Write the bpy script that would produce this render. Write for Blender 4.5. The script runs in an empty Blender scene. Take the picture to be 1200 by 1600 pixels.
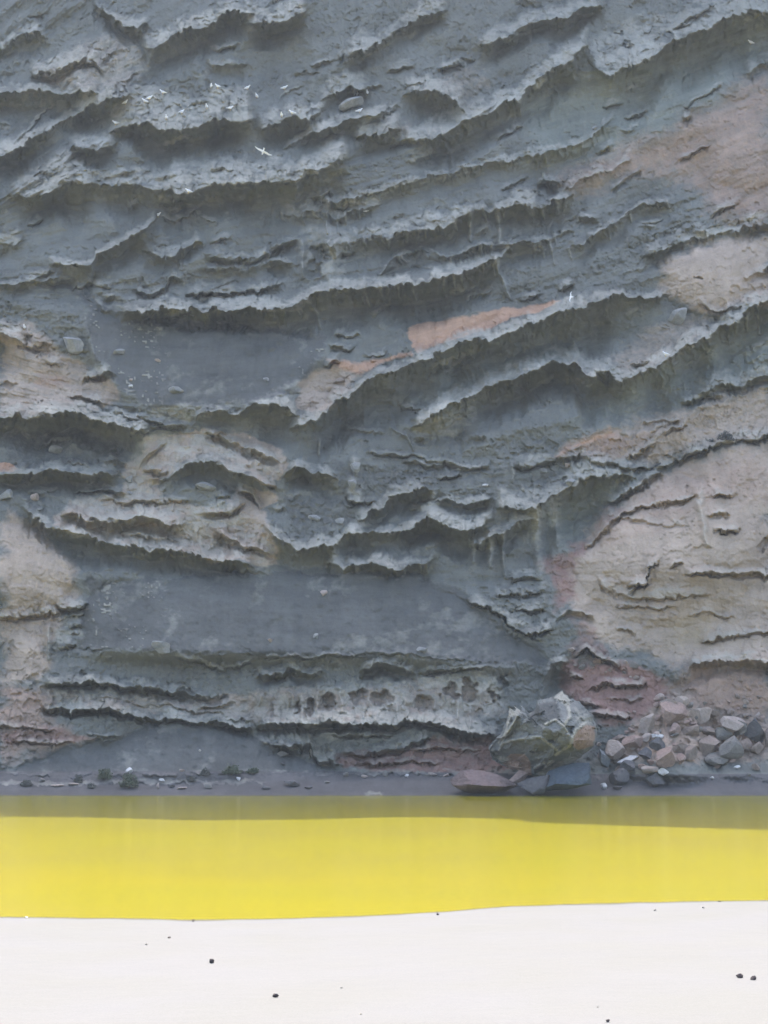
import bpy, bmesh, math, random
import numpy as np
from mathutils import Vector

# ------------------------------------------------------------ camera, sky, sun
W, H, F = 1200.0, 1600.0, 2300.0          # photograph size and focal length in its pixels
CAM = np.array([0.0, 0.0, 5.0])
TILT = math.radians(8.04)
SUN_EL = math.radians(56.5)
scene = bpy.context.scene
cam_d = bpy.data.cameras.new('camera'); cam = bpy.data.objects.new('camera', cam_d)
scene.collection.objects.link(cam); scene.camera = cam
cam.location = CAM; cam.rotation_euler = (math.pi/2 + TILT, 0, 0)
cam_d.sensor_fit = 'HORIZONTAL'; cam_d.sensor_width = 36; cam_d.lens = 36*F/W
cam_d.clip_start = 0.5; cam_d.clip_end = 5000
world = bpy.data.worlds.new('World'); scene.world = world; world.use_nodes = True
nt = world.node_tree; nt.nodes.clear()
sky = nt.nodes.new('ShaderNodeTexSky'); sky.sky_type = 'NISHITA'; sky.sun_disc = False
sky.sun_elevation = SUN_EL; sky.sun_rotation = 0.0
sky.dust_density = 5.0; sky.ozone_density = 0.6; sky.air_density = 0.8
bg = nt.nodes.new('ShaderNodeBackground'); bg.inputs[1].default_value = 0.15
wo = nt.nodes.new('ShaderNodeOutputWorld')
nt.links.new(sky.outputs[0], bg.inputs[0]); nt.links.new(bg.outputs[0], wo.inputs[0])
sun_d = bpy.data.lights.new('sun', 'SUN'); sun_d.energy = 2.0; sun_d.angle = math.radians(0.5)
sun_d.color = (1.0, 0.96, 0.90)
sun = bpy.data.objects.new('sun', sun_d); scene.collection.objects.link(sun)
sv = Vector((0.0, math.cos(SUN_EL), math.sin(SUN_EL)))           # towards the sun: behind the cliff
sun.rotation_euler = sv.to_track_quat('Z', 'Y').to_euler(); sun.location = (0, 60, 200)
scene.view_settings.view_transform = 'Standard'; scene.view_settings.look = 'None'
scene.view_settings.exposure = 2.4; scene.view_settings.gamma = 1

# ------------------------------------------------------------ helpers
rng = np.random.RandomState(7); random.seed(7)
C = scene.collection
def ray(px, py):
    px = np.asarray(px, float); py = np.asarray(py, float)
    u = (px-W/2)/F; v = (H/2-py)/F
    return np.stack([u+0*v, math.cos(TILT)-math.sin(TILT)*v+0*u, math.sin(TILT)+math.cos(TILT)*v+0*u], -1)
def on_level(px, py, z=0.0):
    d = ray(px, py); s = (z-CAM[2])/d[..., 2]
    return CAM + d*s[..., None]
def hash2(ix, iy, seed):
    h = (ix.astype(np.int64)*374761393 + iy.astype(np.int64)*668265263 + seed*974634777) & 0xffffffff
    h = ((h ^ (h >> 13))*1274126177) & 0xffffffff
    h = ((h ^ (h >> 16))*2246822519) & 0xffffffff
    h ^= h >> 15
    return (h & 0xffffff)/float(0xffffff)
def vnoise(x, y, seed=0):
    x, y = np.broadcast_arrays(np.asarray(x, float), np.asarray(y, float))
    ix = np.floor(x); iy = np.floor(y); fx = x-ix; fy = y-iy
    fx = fx*fx*fx*(fx*(fx*6-15)+10); fy = fy*fy*fy*(fy*(fy*6-15)+10)
    a = hash2(ix, iy, seed); b = hash2(ix+1, iy, seed); c = hash2(ix, iy+1, seed); d = hash2(ix+1, iy+1, seed)
    return ((a*(1-fx)+b*fx)*(1-fy) + (c*(1-fx)+d*fx)*fy)*2-1
def fbm(x, y, n=4, seed=0, g=0.5):
    s = 0; a = 1; t = 0
    for k in range(n):
        s = s + a*vnoise(x*2**k+17.3*k, y*2**k-9.1*k, seed+k); t += a; a *= g
    return s/t
def worley(x, y, seed=0):
    '''distance to the nearest cell point, gap to the second nearest, and a random number of the cell'''
    ix = np.floor(x); iy = np.floor(y); d1 = np.full(x.shape, 9.); d2 = np.full(x.shape, 9.); idv = np.zeros(x.shape); gx = np.zeros(x.shape)
    for i in (-1, 0, 1):
        for j in (-1, 0, 1):
            jx = hash2(ix+i, iy+j, seed); jy = hash2(ix+i, iy+j, seed+1)
            ddx = x-(ix+i+jx); ddy = y-(iy+j+jy); dd = np.hypot(ddx, ddy); v = hash2(ix+i, iy+j, seed+2)
            w = hash2(ix+i, iy+j, seed+3)
            c = dd < d1; d2 = np.where(c, d1, np.minimum(d2, dd)); idv = np.where(c, v, idv)
            gx = np.where(c, (w-.5)*2*ddx+(v-.5)*2*ddy, gx); d1 = np.where(c, dd, d1)
    return d1, d2-d1, idv, gx
def sst(x, a, b):
    t = np.clip((x-a)/(b-a), 0, 1); return t*t*(3-2*t)
def tag(o, label=None, cat=None, group=None, kind=None):
    if label: o['label'] = label
    if cat: o['category'] = cat
    if group: o['group'] = group
    if kind: o['kind'] = kind
    return o
def mesh_np(name, co, faces, mat, attrs=None, smooth=True, parent=None):
    me = bpy.data.meshes.new(name)
    n = len(co); faces = np.asarray(faces, np.int32); k = faces.shape[1]
    me.vertices.add(n); me.vertices.foreach_set('co', np.asarray(co, np.float32).ravel())
    me.loops.add(faces.size); me.loops.foreach_set('vertex_index', faces.ravel())
    me.polygons.add(len(faces)); me.polygons.foreach_set('loop_start', np.arange(0, faces.size, k, dtype=np.int32))
    me.polygons.foreach_set('use_smooth', np.full(len(faces), smooth))
    if attrs:
        for an, v in attrs.items():
            at = me.attributes.new(an, 'FLOAT', 'POINT'); at.data.foreach_set('value', np.asarray(v, np.float32).ravel())
    me.update(calc_edges=True); me.validate()
    me.materials.append(mat)
    o = bpy.data.objects.new(name, me); C.objects.link(o)
    if parent: o.parent = parent
    return o
def grid_faces(nr, nc):
    i = np.arange(nr*nc).reshape(nr, nc)
    return np.stack([i[:-1, :-1], i[1:, :-1], i[1:, 1:], i[:-1, 1:]], -1).reshape(-1, 4)

# ------------------------------------------------------------ materials
class N:
    def __init__(s, name):
        s.m = bpy.data.materials.new(name); s.m.use_nodes = True; s.t = s.m.node_tree
        s.b = s.t.nodes['Principled BSDF']; s.b.inputs['Roughness'].default_value = 0.95
        s.b.inputs['Specular IOR Level'].default_value = 0.15
    def n(s, typ, **kw):
        x = s.t.nodes.new(typ)
        for k, v in kw.items(): setattr(x, k, v)
        return x
    def l(s, a, b): s.t.links.new(a, b)
    def attr(s, name): return s.n('ShaderNodeAttribute', attribute_name=name).outputs['Fac']
    def noise(s, scale, detail=4, rough=.55, vec=None, dist=0):
        x = s.n('ShaderNodeTexNoise'); x.inputs['Scale'].default_value = scale; x.inputs['Detail'].default_value = detail
        x.inputs['Roughness'].default_value = rough; x.inputs['Distortion'].default_value = dist
        if vec is None: vec = s.n('ShaderNodeTexCoord').outputs['Object']
        s.l(vec, x.inputs['Vector']); return x.outputs['Fac']
    def math(s, op, a, b, clamp=False):
        x = s.n('ShaderNodeMath', operation=op, use_clamp=clamp)
        for i, v in enumerate((a, b)):
            if isinstance(v, (int, float)): x.inputs[i].default_value = v
            else: s.l(v, x.inputs[i])
        return x.outputs[0]
    def mapr(s, v, a, b, c=0., d=1.):
        x = s.n('ShaderNodeMapRange'); s.l(v, x.inputs[0])
        for i, q in enumerate((a, b, c, d)): x.inputs[i+1].default_value = q
        return x.outputs[0]
    def mix(s, fac, a, b, blend='MIX'):
        x = s.n('ShaderNodeMix', data_type='RGBA', blend_type=blend)
        if isinstance(fac, (int, float)): x.inputs[0].default_value = fac
        else: s.l(fac, x.inputs[0])
        for i, v in ((6, a), (7, b)):
            if isinstance(v, tuple): x.inputs[i].default_value = (*v, 1)
            else: s.l(v, x.inputs[i])
        return x.outputs[2]
    def scalec(s, col, v):
        x = s.n('ShaderNodeVectorMath', operation='SCALE'); s.l(col, x.inputs[0]); s.l(v, x.inputs['Scale']); return x.outputs[0]
    def bump(s, h, strength=.5, dist=.1):
        x = s.n('ShaderNodeBump'); x.inputs['Strength'].default_value = strength; x.inputs['Distance'].default_value = dist
        s.l(h, x.inputs['Height']); s.l(x.outputs[0], s.b.inputs['Normal'])
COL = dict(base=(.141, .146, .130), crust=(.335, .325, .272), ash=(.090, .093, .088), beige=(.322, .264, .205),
           pink=(.295, .212, .160), orange=(.385, .245, .165), red=(.215, .135, .110), teal=(.172, .184, .155),
           sand=(.096, .092, .090), yellow=(.30, .24, .14), dark=(.065, .068, .075))
def cliff_mat():
    k = N('cliff_rock')
    vec = k.n('ShaderNodeTexCoord').outputs['Object']
    mp = k.n('ShaderNodeMapping'); mp.inputs['Scale'].default_value = (.25, .25, 1.6); k.l(vec, mp.inputs[0])
    n1 = k.noise(.35, 5, .6, vec); n2 = k.noise(1.7, 6, .6, vec); n3 = k.noise(9, 5, .6, vec)
    cmb = k.n('ShaderNodeCombineXYZ'); k.l(k.attr('bed'), cmb.inputs[2]); 
    sx = k.n('ShaderNodeSeparateXYZ'); k.l(vec, sx.inputs[0]); k.l(k.math('MULTIPLY', sx.outputs[0], .12), cmb.inputs[0])
    st = k.noise(1.0, 6, .65, cmb.outputs[0])
    c = k.mix(1.0, COL['base'], COL['base'])
    def layer(c, name, col, lo=.30, hi=.62):
        f = k.math('ADD', k.attr(name), k.math('MULTIPLY', k.math('SUBTRACT', n2, .5), .9))
        f = k.mapr(f, lo, hi); f = k.math('MULTIPLY', f, k.mapr(k.attr(name), 0., .12))
        return k.mix(f, c, col)
    c = layer(c, 'ash', COL['ash']); c = layer(c, 'teal', COL['teal'], .2, .9); c = layer(c, 'beige', COL['beige'], .2, .8)
    c = layer(c, 'pink', COL['pink'], .15, .95); c = layer(c, 'orange', COL['orange'], .25, .75)
    c = layer(c, 'red', COL['red'], .2, .8); c = layer(c, 'yellow', COL['yellow'], .2, 1.1); c = layer(c, 'sand', COL['sand'])
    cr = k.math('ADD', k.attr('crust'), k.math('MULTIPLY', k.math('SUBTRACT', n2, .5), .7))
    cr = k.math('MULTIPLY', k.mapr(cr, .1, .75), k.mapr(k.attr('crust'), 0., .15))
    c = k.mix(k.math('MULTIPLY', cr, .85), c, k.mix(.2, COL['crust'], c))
    var = k.math('ADD', k.mapr(n1, .25, .75, .82, 1.16), k.mapr(n3, .3, .7, -.07, .07))
    var = k.math('ADD', var, k.mapr(st, .3, .7, -.19, .19))
    mp3 = k.n('ShaderNodeMapping'); mp3.inputs['Scale'].default_value = (1.3, .3, .22); mp3.inputs['Rotation'].default_value = (0, .25, 0); k.l(vec, mp3.inputs[0])
    var = k.math('ADD', var, k.mapr(k.noise(1, 4, .6, mp3.outputs[0]), .3, .7, -.10, .10))
    gr = k.noise(22, 2, .7, vec); var = k.math('ADD', var, k.mapr(gr, .3, .7, -.10, .10))
    k.l(k.scalec(c, var), k.b.inputs['Base Color'])
    h = k.math('ADD', k.math('MULTIPLY', n2, .4), k.math('MULTIPLY', n3, .12)); h = k.math('ADD', h, k.math('MULTIPLY', st, .25))
    h = k.math('MULTIPLY', h, k.mapr(k.attr('smooth'), 0, 1, 1, .22))
    k.bump(h, .5, .3)
    return k.m
M_CLIFF = cliff_mat()
def rock_mat(name, col, col2=None, sc=1.0):
    k = N(name); vec = k.n('ShaderNodeTexCoord').outputs['Object']
    n1 = k.noise(.9*sc, 5, .6, vec); n2 = k.noise(5*sc, 5, .6, vec)
    c = k.mix(k.mapr(n1, .4, .62), col, col2 or tuple(x*.8 for x in col))
    k.l(k.scalec(c, k.mapr(n2, .3, .7, .85, 1.15)), k.b.inputs['Base Color'])
    k.bump(k.math('ADD', n1, k.math('MULTIPLY', n2, .5)), .8, .2/sc)
    return k.m

# ------------------------------------------------------------ what the cliff looks like, traced in photograph pixels
# ledges: lip line, height of the sloping shelf above it, height of the hollow below it, how far it juts out (m)
LEDGES = [
 ([(0,80),(20,63),(60,47),(77,57)],20,30,1.5),
 ([(45,112),(80,115),(105,105),(127,94),(147,97),(163,120)],25,18,1.6),
 ([(0,145),(27,145),(50,142),(100,147),(127,143),(155,142)],12,50,1.6),
 ([(0,242),(30,233),(50,217),(83,200),(100,187),(117,183),(133,170),(153,160),(180,153),(205,150)],18,48,2.2),
 ([(163,210),(187,197),(213,190),(233,193),(247,203),(287,204),(300,198),(347,185),(367,190),(397,185)],48,45,2.3),
 ([(103,233),(117,230),(133,235),(160,232),(177,230),(187,220)],20,22,1.4),
 ([(10,307),(33,308),(67,303),(87,293),(110,285),(143,283),(187,290),(213,290),(240,300),(267,298),(293,298),(313,297),(337,287),(367,288),(400,287),(420,283),(463,283),(473,273),(493,272),(510,260),(533,248),(547,250)],36,55,2.4),
 ([(217,73),(233,75),(260,60),(283,50),(300,43),(320,42),(343,28),(353,22),(373,18),(400,20)],18,45,2.0),
 ([(380,30),(400,33),(430,32),(457,27),(477,15),(484,12)],24,40,1.8),
 ([(143,0),(165,20),(195,42),(215,45),(235,40)],14,22,1.5),
 ([(320,97),(347,100),(367,100),(393,97)],6,25,.7),
 ([(320,80),(347,73),(377,65)],5,8,.5),
 ([(537,93),(557,83),(580,70),(607,57),(633,40),(653,27),(677,20),(700,13)],26,30,1.7),
 ([(483,100),(500,100),(520,92)],6,8,.6),
 ([(427,160),(450,143),(477,133)],4,4,.4),
 ([(497,160),(527,143),(547,135),(570,138),(582,145)],26,24,1.5),
 ([(400,200),(433,190),(460,182),(483,183),(510,165)],20,35,1.6),
 ([(440,232),(467,220),(490,203),(510,200),(533,188),(550,180),(580,180),(607,172)],12,35,1.5),
 ([(550,213),(573,210),(600,210),(630,207)],32,40,1.5),
 ([(630,213),(647,223),(667,217),(683,213),(713,200),(723,190),(750,180),(800,157),(813,155),(823,135),(850,118),(867,103),(887,97),(905,82),(922,70)],25,55,2.2),
 ([(630,147),(653,143),(683,145),(707,153),(730,173)],24,42,2.2),
 ([(743,73),(767,63),(800,53),(827,37),(877,28),(910,10),(947,7)],18,34,1.7),
 ([(680,108),(700,103),(717,100),(727,103)],8,8,.8),
 ([(627,137),(650,130),(663,128)],5,5,.4),
 ([(490,317),(533,313),(573,303),(613,293),(650,280),(700,267),(737,260),(767,253),(827,248),(867,235),(907,223),(933,207),(953,193),(967,177)],12,38,1.1),
 ([(921,93),(940,115),(957,117),(970,103),(1000,97),(1023,87),(1037,73),(1053,63),(1067,63),(1083,53),(1107,47),(1130,33),(1153,23),(1173,17),(1200,18)],40,75,2.6),
 ([(1053,43),(1077,27),(1100,13),(1117,7)],6,8,.6),
 ([(1160,112),(1200,95)],15,20,.8),
 ([(877,290),(900,287),(927,270),(950,267),(973,253),(990,242)],14,40,1.0),
 ([(830,288),(850,277),(877,287)],8,22,1.3),
 ([(0,385),(20,383),(37,367)],25,45,1.2),
 ([(70,412),(100,414),(145,417),(150,400),(167,387),(187,378),(207,367),(230,357),(250,333)],9,50,1.5),
 ([(250,332),(273,343),(293,342),(307,333),(323,343),(347,347)],6,40,.9),
 ([(220,390),(247,403),(267,400),(293,387),(307,377),(320,375)],12,25,1.1),
 ([(320,398),(353,404),(400,402),(420,393),(440,380),(470,373)],8,12,.8),
 ([(320,413),(340,424),(360,420),(400,416),(423,406),(450,408),(467,413)],7,28,.9),
 ([(207,450),(233,459),(258,455),(267,433),(290,430)],5,12,.8),
 ([(290,459),(320,457),(363,462),(400,455),(420,450),(445,440)],12,8,.9),
 ([(187,483),(213,486),(233,487),(253,482),(283,483),(317,488),(340,483),(367,486),(400,483),(440,483),(460,477),(480,470),(497,453),(520,453),(543,452),(573,448),(590,450),(613,450),(640,443),(667,438),(687,435),(720,427),(750,413),(777,403),(800,383)],15,48,2.6),
 ([(128,453),(147,473),(165,488),(173,480)],3,5,.5),
 ([(0,445),(33,442),(100,433)],6,22,1.2),
 ([(0,521),(20,529),(33,535),(42,565)],20,50,1.6),
 ([(127,598),(143,587),(167,582),(187,587)],12,12,1.1),
 ([(437,335),(467,338),(477,333),(500,333),(530,338),(560,330),(600,310)],16,28,1.0),
 ([(500,383),(550,380),(577,372),(593,368),(607,375),(617,368),(633,363),(653,362),(673,353),(700,350),(720,337),(747,325),(767,330),(800,320),(820,320),(840,325),(873,310),(900,303)],18,35,1.3),
 ([(587,430),(600,423),(617,403),(633,397),(660,392),(677,393),(700,400),(720,397),(737,390),(753,383),(783,380),(800,382),(820,377),(837,377),(857,372),(867,363)],7,35,1.2),
 ([(888,393),(897,382),(913,380),(917,373),(933,360),(950,352),(973,343),(987,330),(1000,320),(1027,313),(1053,317)],6,36,1.0),
 ([(900,347),(907,338),(933,340)],5,12,.7),
 ([(860,377),(870,367),(897,360)],5,12,.7),
 ([(510,540),(547,543),(560,538)],5,6,.5),
 ([(567,558),(587,557),(607,547)],5,6,.5),
 ([(450,673),(473,667),(493,657),(510,643),(527,627),(547,617),(567,600),(587,587),(613,583),(633,573),(647,563),(673,557),(693,547),(717,537),(733,533),(767,530),(800,517),(817,507),(850,497),(863,493),(887,482),(900,482),(933,470),(957,462),(980,463),(1013,463),(1047,463)],13,75,2.6),
 ([(640,672),(660,657),(690,640),(710,628),(740,617),(760,607),(780,600),(800,592),(827,583),(847,573),(867,563),(887,570),(898,563),(905,577),(920,587),(933,585),(953,583),(960,593),(987,592),(1007,583),(1033,570),(1047,560),(1067,543),(1090,530),(1110,520),(1127,510),(1143,503),(1160,493),(1177,480),(1200,467)],20,65,2.4),
 ([(1087,467),(1110,483),(1133,482),(1167,473)],8,5,.6),
 ([(997,347),(1027,342),(1037,337)],4,4,.4),
 ([(1057,365),(1083,352),(1110,365)],10,20,.6),
 ([(967,430),(1007,417),(1023,413)],5,8,.4),
 ([(1000,405),(1060,380),(1120,362),(1200,350)],18,20,.9),
 ([(1083,617),(1110,607),(1150,602),(1180,593),(1200,588)],24,15,1.0),
 ([(0,652),(30,648),(43,655),(83,648),(110,643),(140,653),(160,660),(187,665),(210,672),(233,670)],18,52,2.6),
 ([(170,640),(200,650),(233,658),(267,662),(300,663)],6,6,.6),
 ([(103,618),(133,617),(167,632)],5,10,.7),
 ([(300,663),(310,650),(327,642),(347,643),(367,650),(383,643),(400,628),(420,635),(437,632),(450,638),(463,648),(472,655)],13,55,2.3),
 ([(0,743),(27,742),(57,738),(83,733),(110,733),(133,740),(160,738),(187,742)],13,30,1.9),
 ([(100,720),(127,723),(147,728)],4,8,.6),
 ([(220,733),(237,732),(250,737),(267,732)],3,8,.6),
 ([(260,747),(280,737),(293,723),(313,717),(337,717),(353,728),(367,737),(387,743),(400,747),(430,765)],12,36,1.9),
 ([(153,780),(187,783),(220,780),(260,783),(300,782)],8,5,.5),
 ([(93,802),(113,800),(133,813),(150,808),(167,818),(193,816),(213,807),(240,807),(267,820),(290,818)],13,26,1.5),
 ([(310,800),(333,802),(360,800),(387,783)],18,11,.9),
 ([(30,792),(77,825),(110,832),(147,842),(187,850),(233,857),(273,860),(313,868),(353,877),(400,882)],18,36,2.0),
 ([(600,668),(627,678),(637,680)],4,18,.6),
 ([(622,632),(647,639),(660,637)],7,5,.8),
 ([(533,667),(573,670),(607,677)],6,10,.4),
 ([(567,707),(613,708),(647,713),(687,720),(727,727),(767,725)],6,8,.6),
 ([(443,753),(450,737),(463,730),(477,737),(487,743),(510,740),(527,750)],12,35,1.7),
 ([(400,745),(417,757),(433,763)],12,10,.9),
 ([(553,813),(573,807),(587,793),(600,787),(613,777),(630,768),(650,767),(663,760),(677,763)],15,26,1.6),
 ([(540,770),(557,780),(570,783)],18,10,1.1),
 ([(633,798),(653,790),(677,783),(700,777),(723,787),(753,782),(773,773)],8,18,.9),
 ([(407,817),(420,827),(433,840),(450,850),(467,857),(493,852),(520,852),(537,843),(547,830),(573,833),(600,832),(633,830),(657,817),(673,807),(687,813),(713,825),(737,827),(760,817),(770,807)],20,42,2.2),
 ([(503,877),(523,880),(537,890),(550,883),(580,878),(597,883),(627,890),(647,883),(667,883),(687,873)],14,25,1.3),
 ([(733,847),(753,848),(770,833),(787,830),(800,820),(837,808)],14,35,1.4),
 ([(773,790),(800,795),(840,793),(867,773),(897,763),(907,753),(933,743),(963,740),(1000,742)],32,95,2.6),
 ([(800,728),(833,730),(867,720),(907,713),(940,717),(973,727),(1023,728)],15,8,.8),
 ([(1000,663),(1033,657),(1067,657)],5,10,.5),
 ([(1060,625),(1100,622),(1133,612)],8,10,.8),
 ([(1023,730),(1047,727),(1070,716),(1090,706),(1110,700),(1147,686),(1200,680)],14,8,1.0),
 ([(940,783),(960,780),(987,760),(1007,747),(1040,740)],10,14,.9),
 ([(910,885),(913,855),(933,840),(957,813),(973,800),(1000,792),(1067,782),(1093,767)],5,8,.6),
 ([(1107,767),(1150,773)],5,6,.6), ([(1100,803),(1143,805)],5,6,.6), ([(1113,830),(1160,827)],6,7,.7),
 ([(980,917),(1007,907),(1013,883),(1033,872)],9,7,.9), ([(1047,887),(1067,877)],6,6,.6),
 ([(1067,895),(1100,893),(1133,897),(1200,893)],7,8,.8),
 ([(87,937),(100,948),(120,950),(140,940)],18,8,1.2),
 ([(110,965),(133,962)],8,4,.8), ([(108,977),(130,973)],7,4,.8), ([(110,990),(125,988)],8,4,.7), ([(87,1013),(120,1008)],9,5,.8),
 ([(0,963),(50,960),(97,958)],10,6,.6), ([(123,1010),(150,1010),(180,1014)],4,4,.4),
 ([(267,1025),(300,1030),(343,1045),(373,1040),(400,1030)],6,6,.5),
 ([(67,1065),(100,1067),(140,1065),(187,1070),(213,1072),(253,1077),(300,1085),(327,1087)],10,12,1.1),
 ([(63,1100),(80,1108),(113,1113),(140,1107),(180,1107),(200,1113),(227,1120),(240,1122),(283,1123),(297,1127),(317,1130),(347,1130),(373,1140),(400,1143)],14,10,1.3),
 ([(133,1090),(187,1087),(213,1097),(253,1100),(300,1110),(357,1113)],5,4,.4),
 ([(133,1145),(160,1148),(187,1150)],4,4,.5), ([(13,1158),(57,1157),(93,1160),(117,1162)],6,4,.6), ([(0,1135),(40,1138),(90,1140)],6,4,.4),
 ([(727,930),(760,950),(800,977),(850,1000)],14,4,.7),
 ([(400,1027),(460,1023),(500,1025),(547,1022),(573,1017),(607,1022),(653,1025),(693,1028),(733,1027)],4,4,.5),
 ([(400,1057),(433,1053),(453,1043),(470,1050),(510,1050)],8,18,1.1),
 ([(560,1050),(573,1038),(600,1038),(627,1045),(653,1050)],8,16,1.3), ([(653,1050),(700,1045),(760,1040)],6,6,.6),
 ([(400,1135),(433,1133),(487,1130),(513,1127),(560,1130),(613,1133),(640,1128),(667,1130),(700,1133),(720,1140),(753,1147),(783,1150)],18,15,1.6),
 ([(510,1148),(560,1148),(617,1150)],6,4,.6),
 ([(400,1160),(443,1163),(483,1165),(500,1187),(530,1188)],14,10,1.1),
 ([(533,1177),(573,1178),(613,1175),(640,1163),(677,1147)],11,8,.9), ([(543,1190),(600,1192),(693,1189)],5,5,.4), ([(640,1172),(690,1168),(750,1172)],5,4,.5),
 ([(800,955),(833,953),(857,950)],15,6,.8), ([(820,990),(843,987),(867,980)],12,6,.9), ([(790,905),(820,900),(850,902)],10,6,.6), ([(770,925),(810,928),(855,922)],10,6,.6),
 ([(867,977),(870,965),(887,953),(907,955),(930,967)],3,10,.5), ([(960,980),(973,983),(993,987)],5,5,.4),
 ([(980,927),(1000,913),(1017,903)],8,6,.7), ([(1077,958),(1100,957),(1153,962)],5,4,.35), ([(960,945),(1030,950),(1060,940)],5,4,.3),
 ([(897,1027),(917,1010),(927,1020),(943,1030),(973,1043)],7,7,.9),
 ([(847,1073),(855,1048),(867,1035),(893,1030)],10,40,1.6),
 ([(890,1050),(913,1063)],6,5,.6), ([(913,1077),(950,1067),(1017,1073)],7,5,.7), ([(947,1090),(987,1097),(1010,1085)],7,5,.6), ([(915,1115),(990,1118)],7,6,.7), ([(900,1095),(940,1103)],6,5,.5),
 ([(1070,1055),(1083,1040),(1120,1035),(1167,1033),(1200,1032)],14,25,1.2),
 ([(215,735),(228,715),(245,700),(262,690)],6,8,.7),([(320,675),(360,690),(400,705),(440,722)],9,12,1.0),([(110,770),(150,765),(200,768)],7,8,.8),([(330,830),(360,845),(400,855),(430,868)],9,10,1.0),([(180,828),(230,838),(290,846)],7,6,.7),
 ([(370,760),(395,775),(410,795)],9,10,1.0),([(55,700),(80,690),(120,688)],4,5,.5),([(940,800),(1000,815),(1080,818)],9,6,.25),([(930,900),(960,930),(1010,935),(1110,925)],12,7,.35),([(1090,1000),(1150,990),(1200,985)],12,6,.6),
 # slopes of loose ash and rubble: long gentle shelves
 ([(900,1208),(1000,1209),(1200,1211)],115,22,2.4),
 ([(0,1209),(400,1208),(760,1210)],6,5,.22),
 ([(0,1226),(200,1225),(420,1226)],5,3,.25),
]
RIDGES = [ # hanging crusts and small ribs: points, half width, height (m)
 ([(508,335),(512,363)],2.6,.7),([(527,335),(528,363)],2.2,.6),([(608,370),(608,388)],3,.7),([(637,361),(637,381)],2.6,.6),
 ([(655,358),(653,376)],2.2,.6),([(665,355),(665,371)],2,.5),([(685,350),(685,364)],2,.5),([(735,325),(735,377)],3,.8),([(832,318),(832,347)],4,.9),
 ([(872,308),(870,333)],3.5,.8),([(776,323),(780,350),(780,380)],4.5,1.),([(472,378),(472,432)],5,1.),([(513,365),(520,400),(517,435)],11,1.2),
 ([(837,385),(835,417)],2,.5),([(858,378),(867,413)],2,.5),([(848,385),(850,402)],3,.5),([(950,353),(953,373)],2,.6),([(773,400),(780,425),(798,467)],3,.7),
 ([(460,475),(470,493)],2.5,.6),([(480,470),(497,490),(502,513)],3,.6),([(570,455),(580,480)],2,.5),([(593,448),(598,471)],3,.6),([(605,450),(607,470)],2.4,.6),
 ([(635,680),(647,703)],1.8,.5),([(498,687),(498,710)],2,.5),([(740,848),(740,878)],4,.8),([(767,850),(767,884)],4.5,1.),([(787,830),(785,860),(790,903)],2.6,.7),
 ([(633,886),(633,897)],2.5,.5),([(658,884),(659,896)],2.5,.5),([(668,880),(668,892)],2,.5),([(1165,495),(1167,517)],2.5,.6),([(1183,480),(1187,520)],2.5,.6),([(1150,500),(1150,520)],3,.5),
 ([(77,980),(75,1030)],4,.8),([(555,720),(555,740)],6,1.),([(550,752),(553,768)],6,.9),([(1090,765),(1096,800),(1105,850)],6,.7),([(840,795),(842,860),(850,940)],9,.7),
 ([(865,790),(870,850)],10,.5),([(470,1085),(472,1128)],4,.5),([(497,1070),(496,1130)],4,.6),([(530,1075),(535,1110)],5,.5),([(578,1080),(580,1115)],5,.5),([(480,1130),(485,1160)],5,.5),
 ([(405,395),(440,380),(470,372)],3,.5),([(215,50),(240,75),(232,100)],5,.6),([(120,120),(150,150),(190,130)],10,.5)]
FANS = [ # loose ash cones: upper edge, foot line, height at the foot (m)
 ([(118,1012),(140,930),(170,906),(300,898),(560,896),(650,904),(700,922),(740,946),(790,985),(850,1022),(885,1042)], [(118,1015),(400,1022),(650,1024),(885,1044)], 2.2),
 ([(108,438),(150,470),(190,500),(300,512),(420,514),(490,526),(516,546)], [(108,445),(150,560),(190,612),(230,634),(300,640),(400,630),(460,604),(490,570),(516,548)], 1.6),
 ([(-80,1215),(20,1200),(60,1182),(115,1170),(185,1153),(225,1138),(270,1131),(330,1134),(380,1146),(440,1172),(500,1196),(545,1208)], [(-80,1216),(545,1209)], 3.2)]
CRUSTP = [([(228,632),(300,622),(400,618),(450,585),(482,585),(470,612),(400,640),(300,656),(240,656)],6,.8),([(400,1082),(560,1062),(760,1050),(800,1100),(740,1128),(400,1130)],7,.7),([(80,1072),(300,1086),(380,1095),(400,1126),(80,1102)],6,.6),
 ([(215,690),(250,672),(330,672),(440,720),(430,760),(340,712),(290,712),(262,745),(262,782),(300,792),(360,792),(405,815),(440,880),(400,884),(80,828),(100,780),(190,770)],6,.75),([(84,985),(125,960),(132,1000),(90,1020)],5,.8),([(920,60),(1000,20),(1200,-5),(1200,15),(1050,60),(960,110),(925,95)],12,.55),([(240,682),(330,680),(400,700),(300,712),(262,745),(230,730)],5,.8),([(90,825),(200,840),(430,872),(420,884),(200,856),(80,832)],4,.8),
 ([(180,478),(480,468),(470,484),(200,487)],3,1.),([(470,350),(560,340),(540,430),(500,440),(470,400)],6,.6),([(170,520),(260,530),(240,640),(190,600)],8,.33),([(640,670),(740,620),(745,650),(700,690),(660,688)],5,.7),([(120,70),(215,60),(225,110),(160,150)],12,.5),
 ([(480,1135),(560,1140),(620,1150),(520,1160)],5,.6)]
_r = np.random.RandomState(5)
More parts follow.
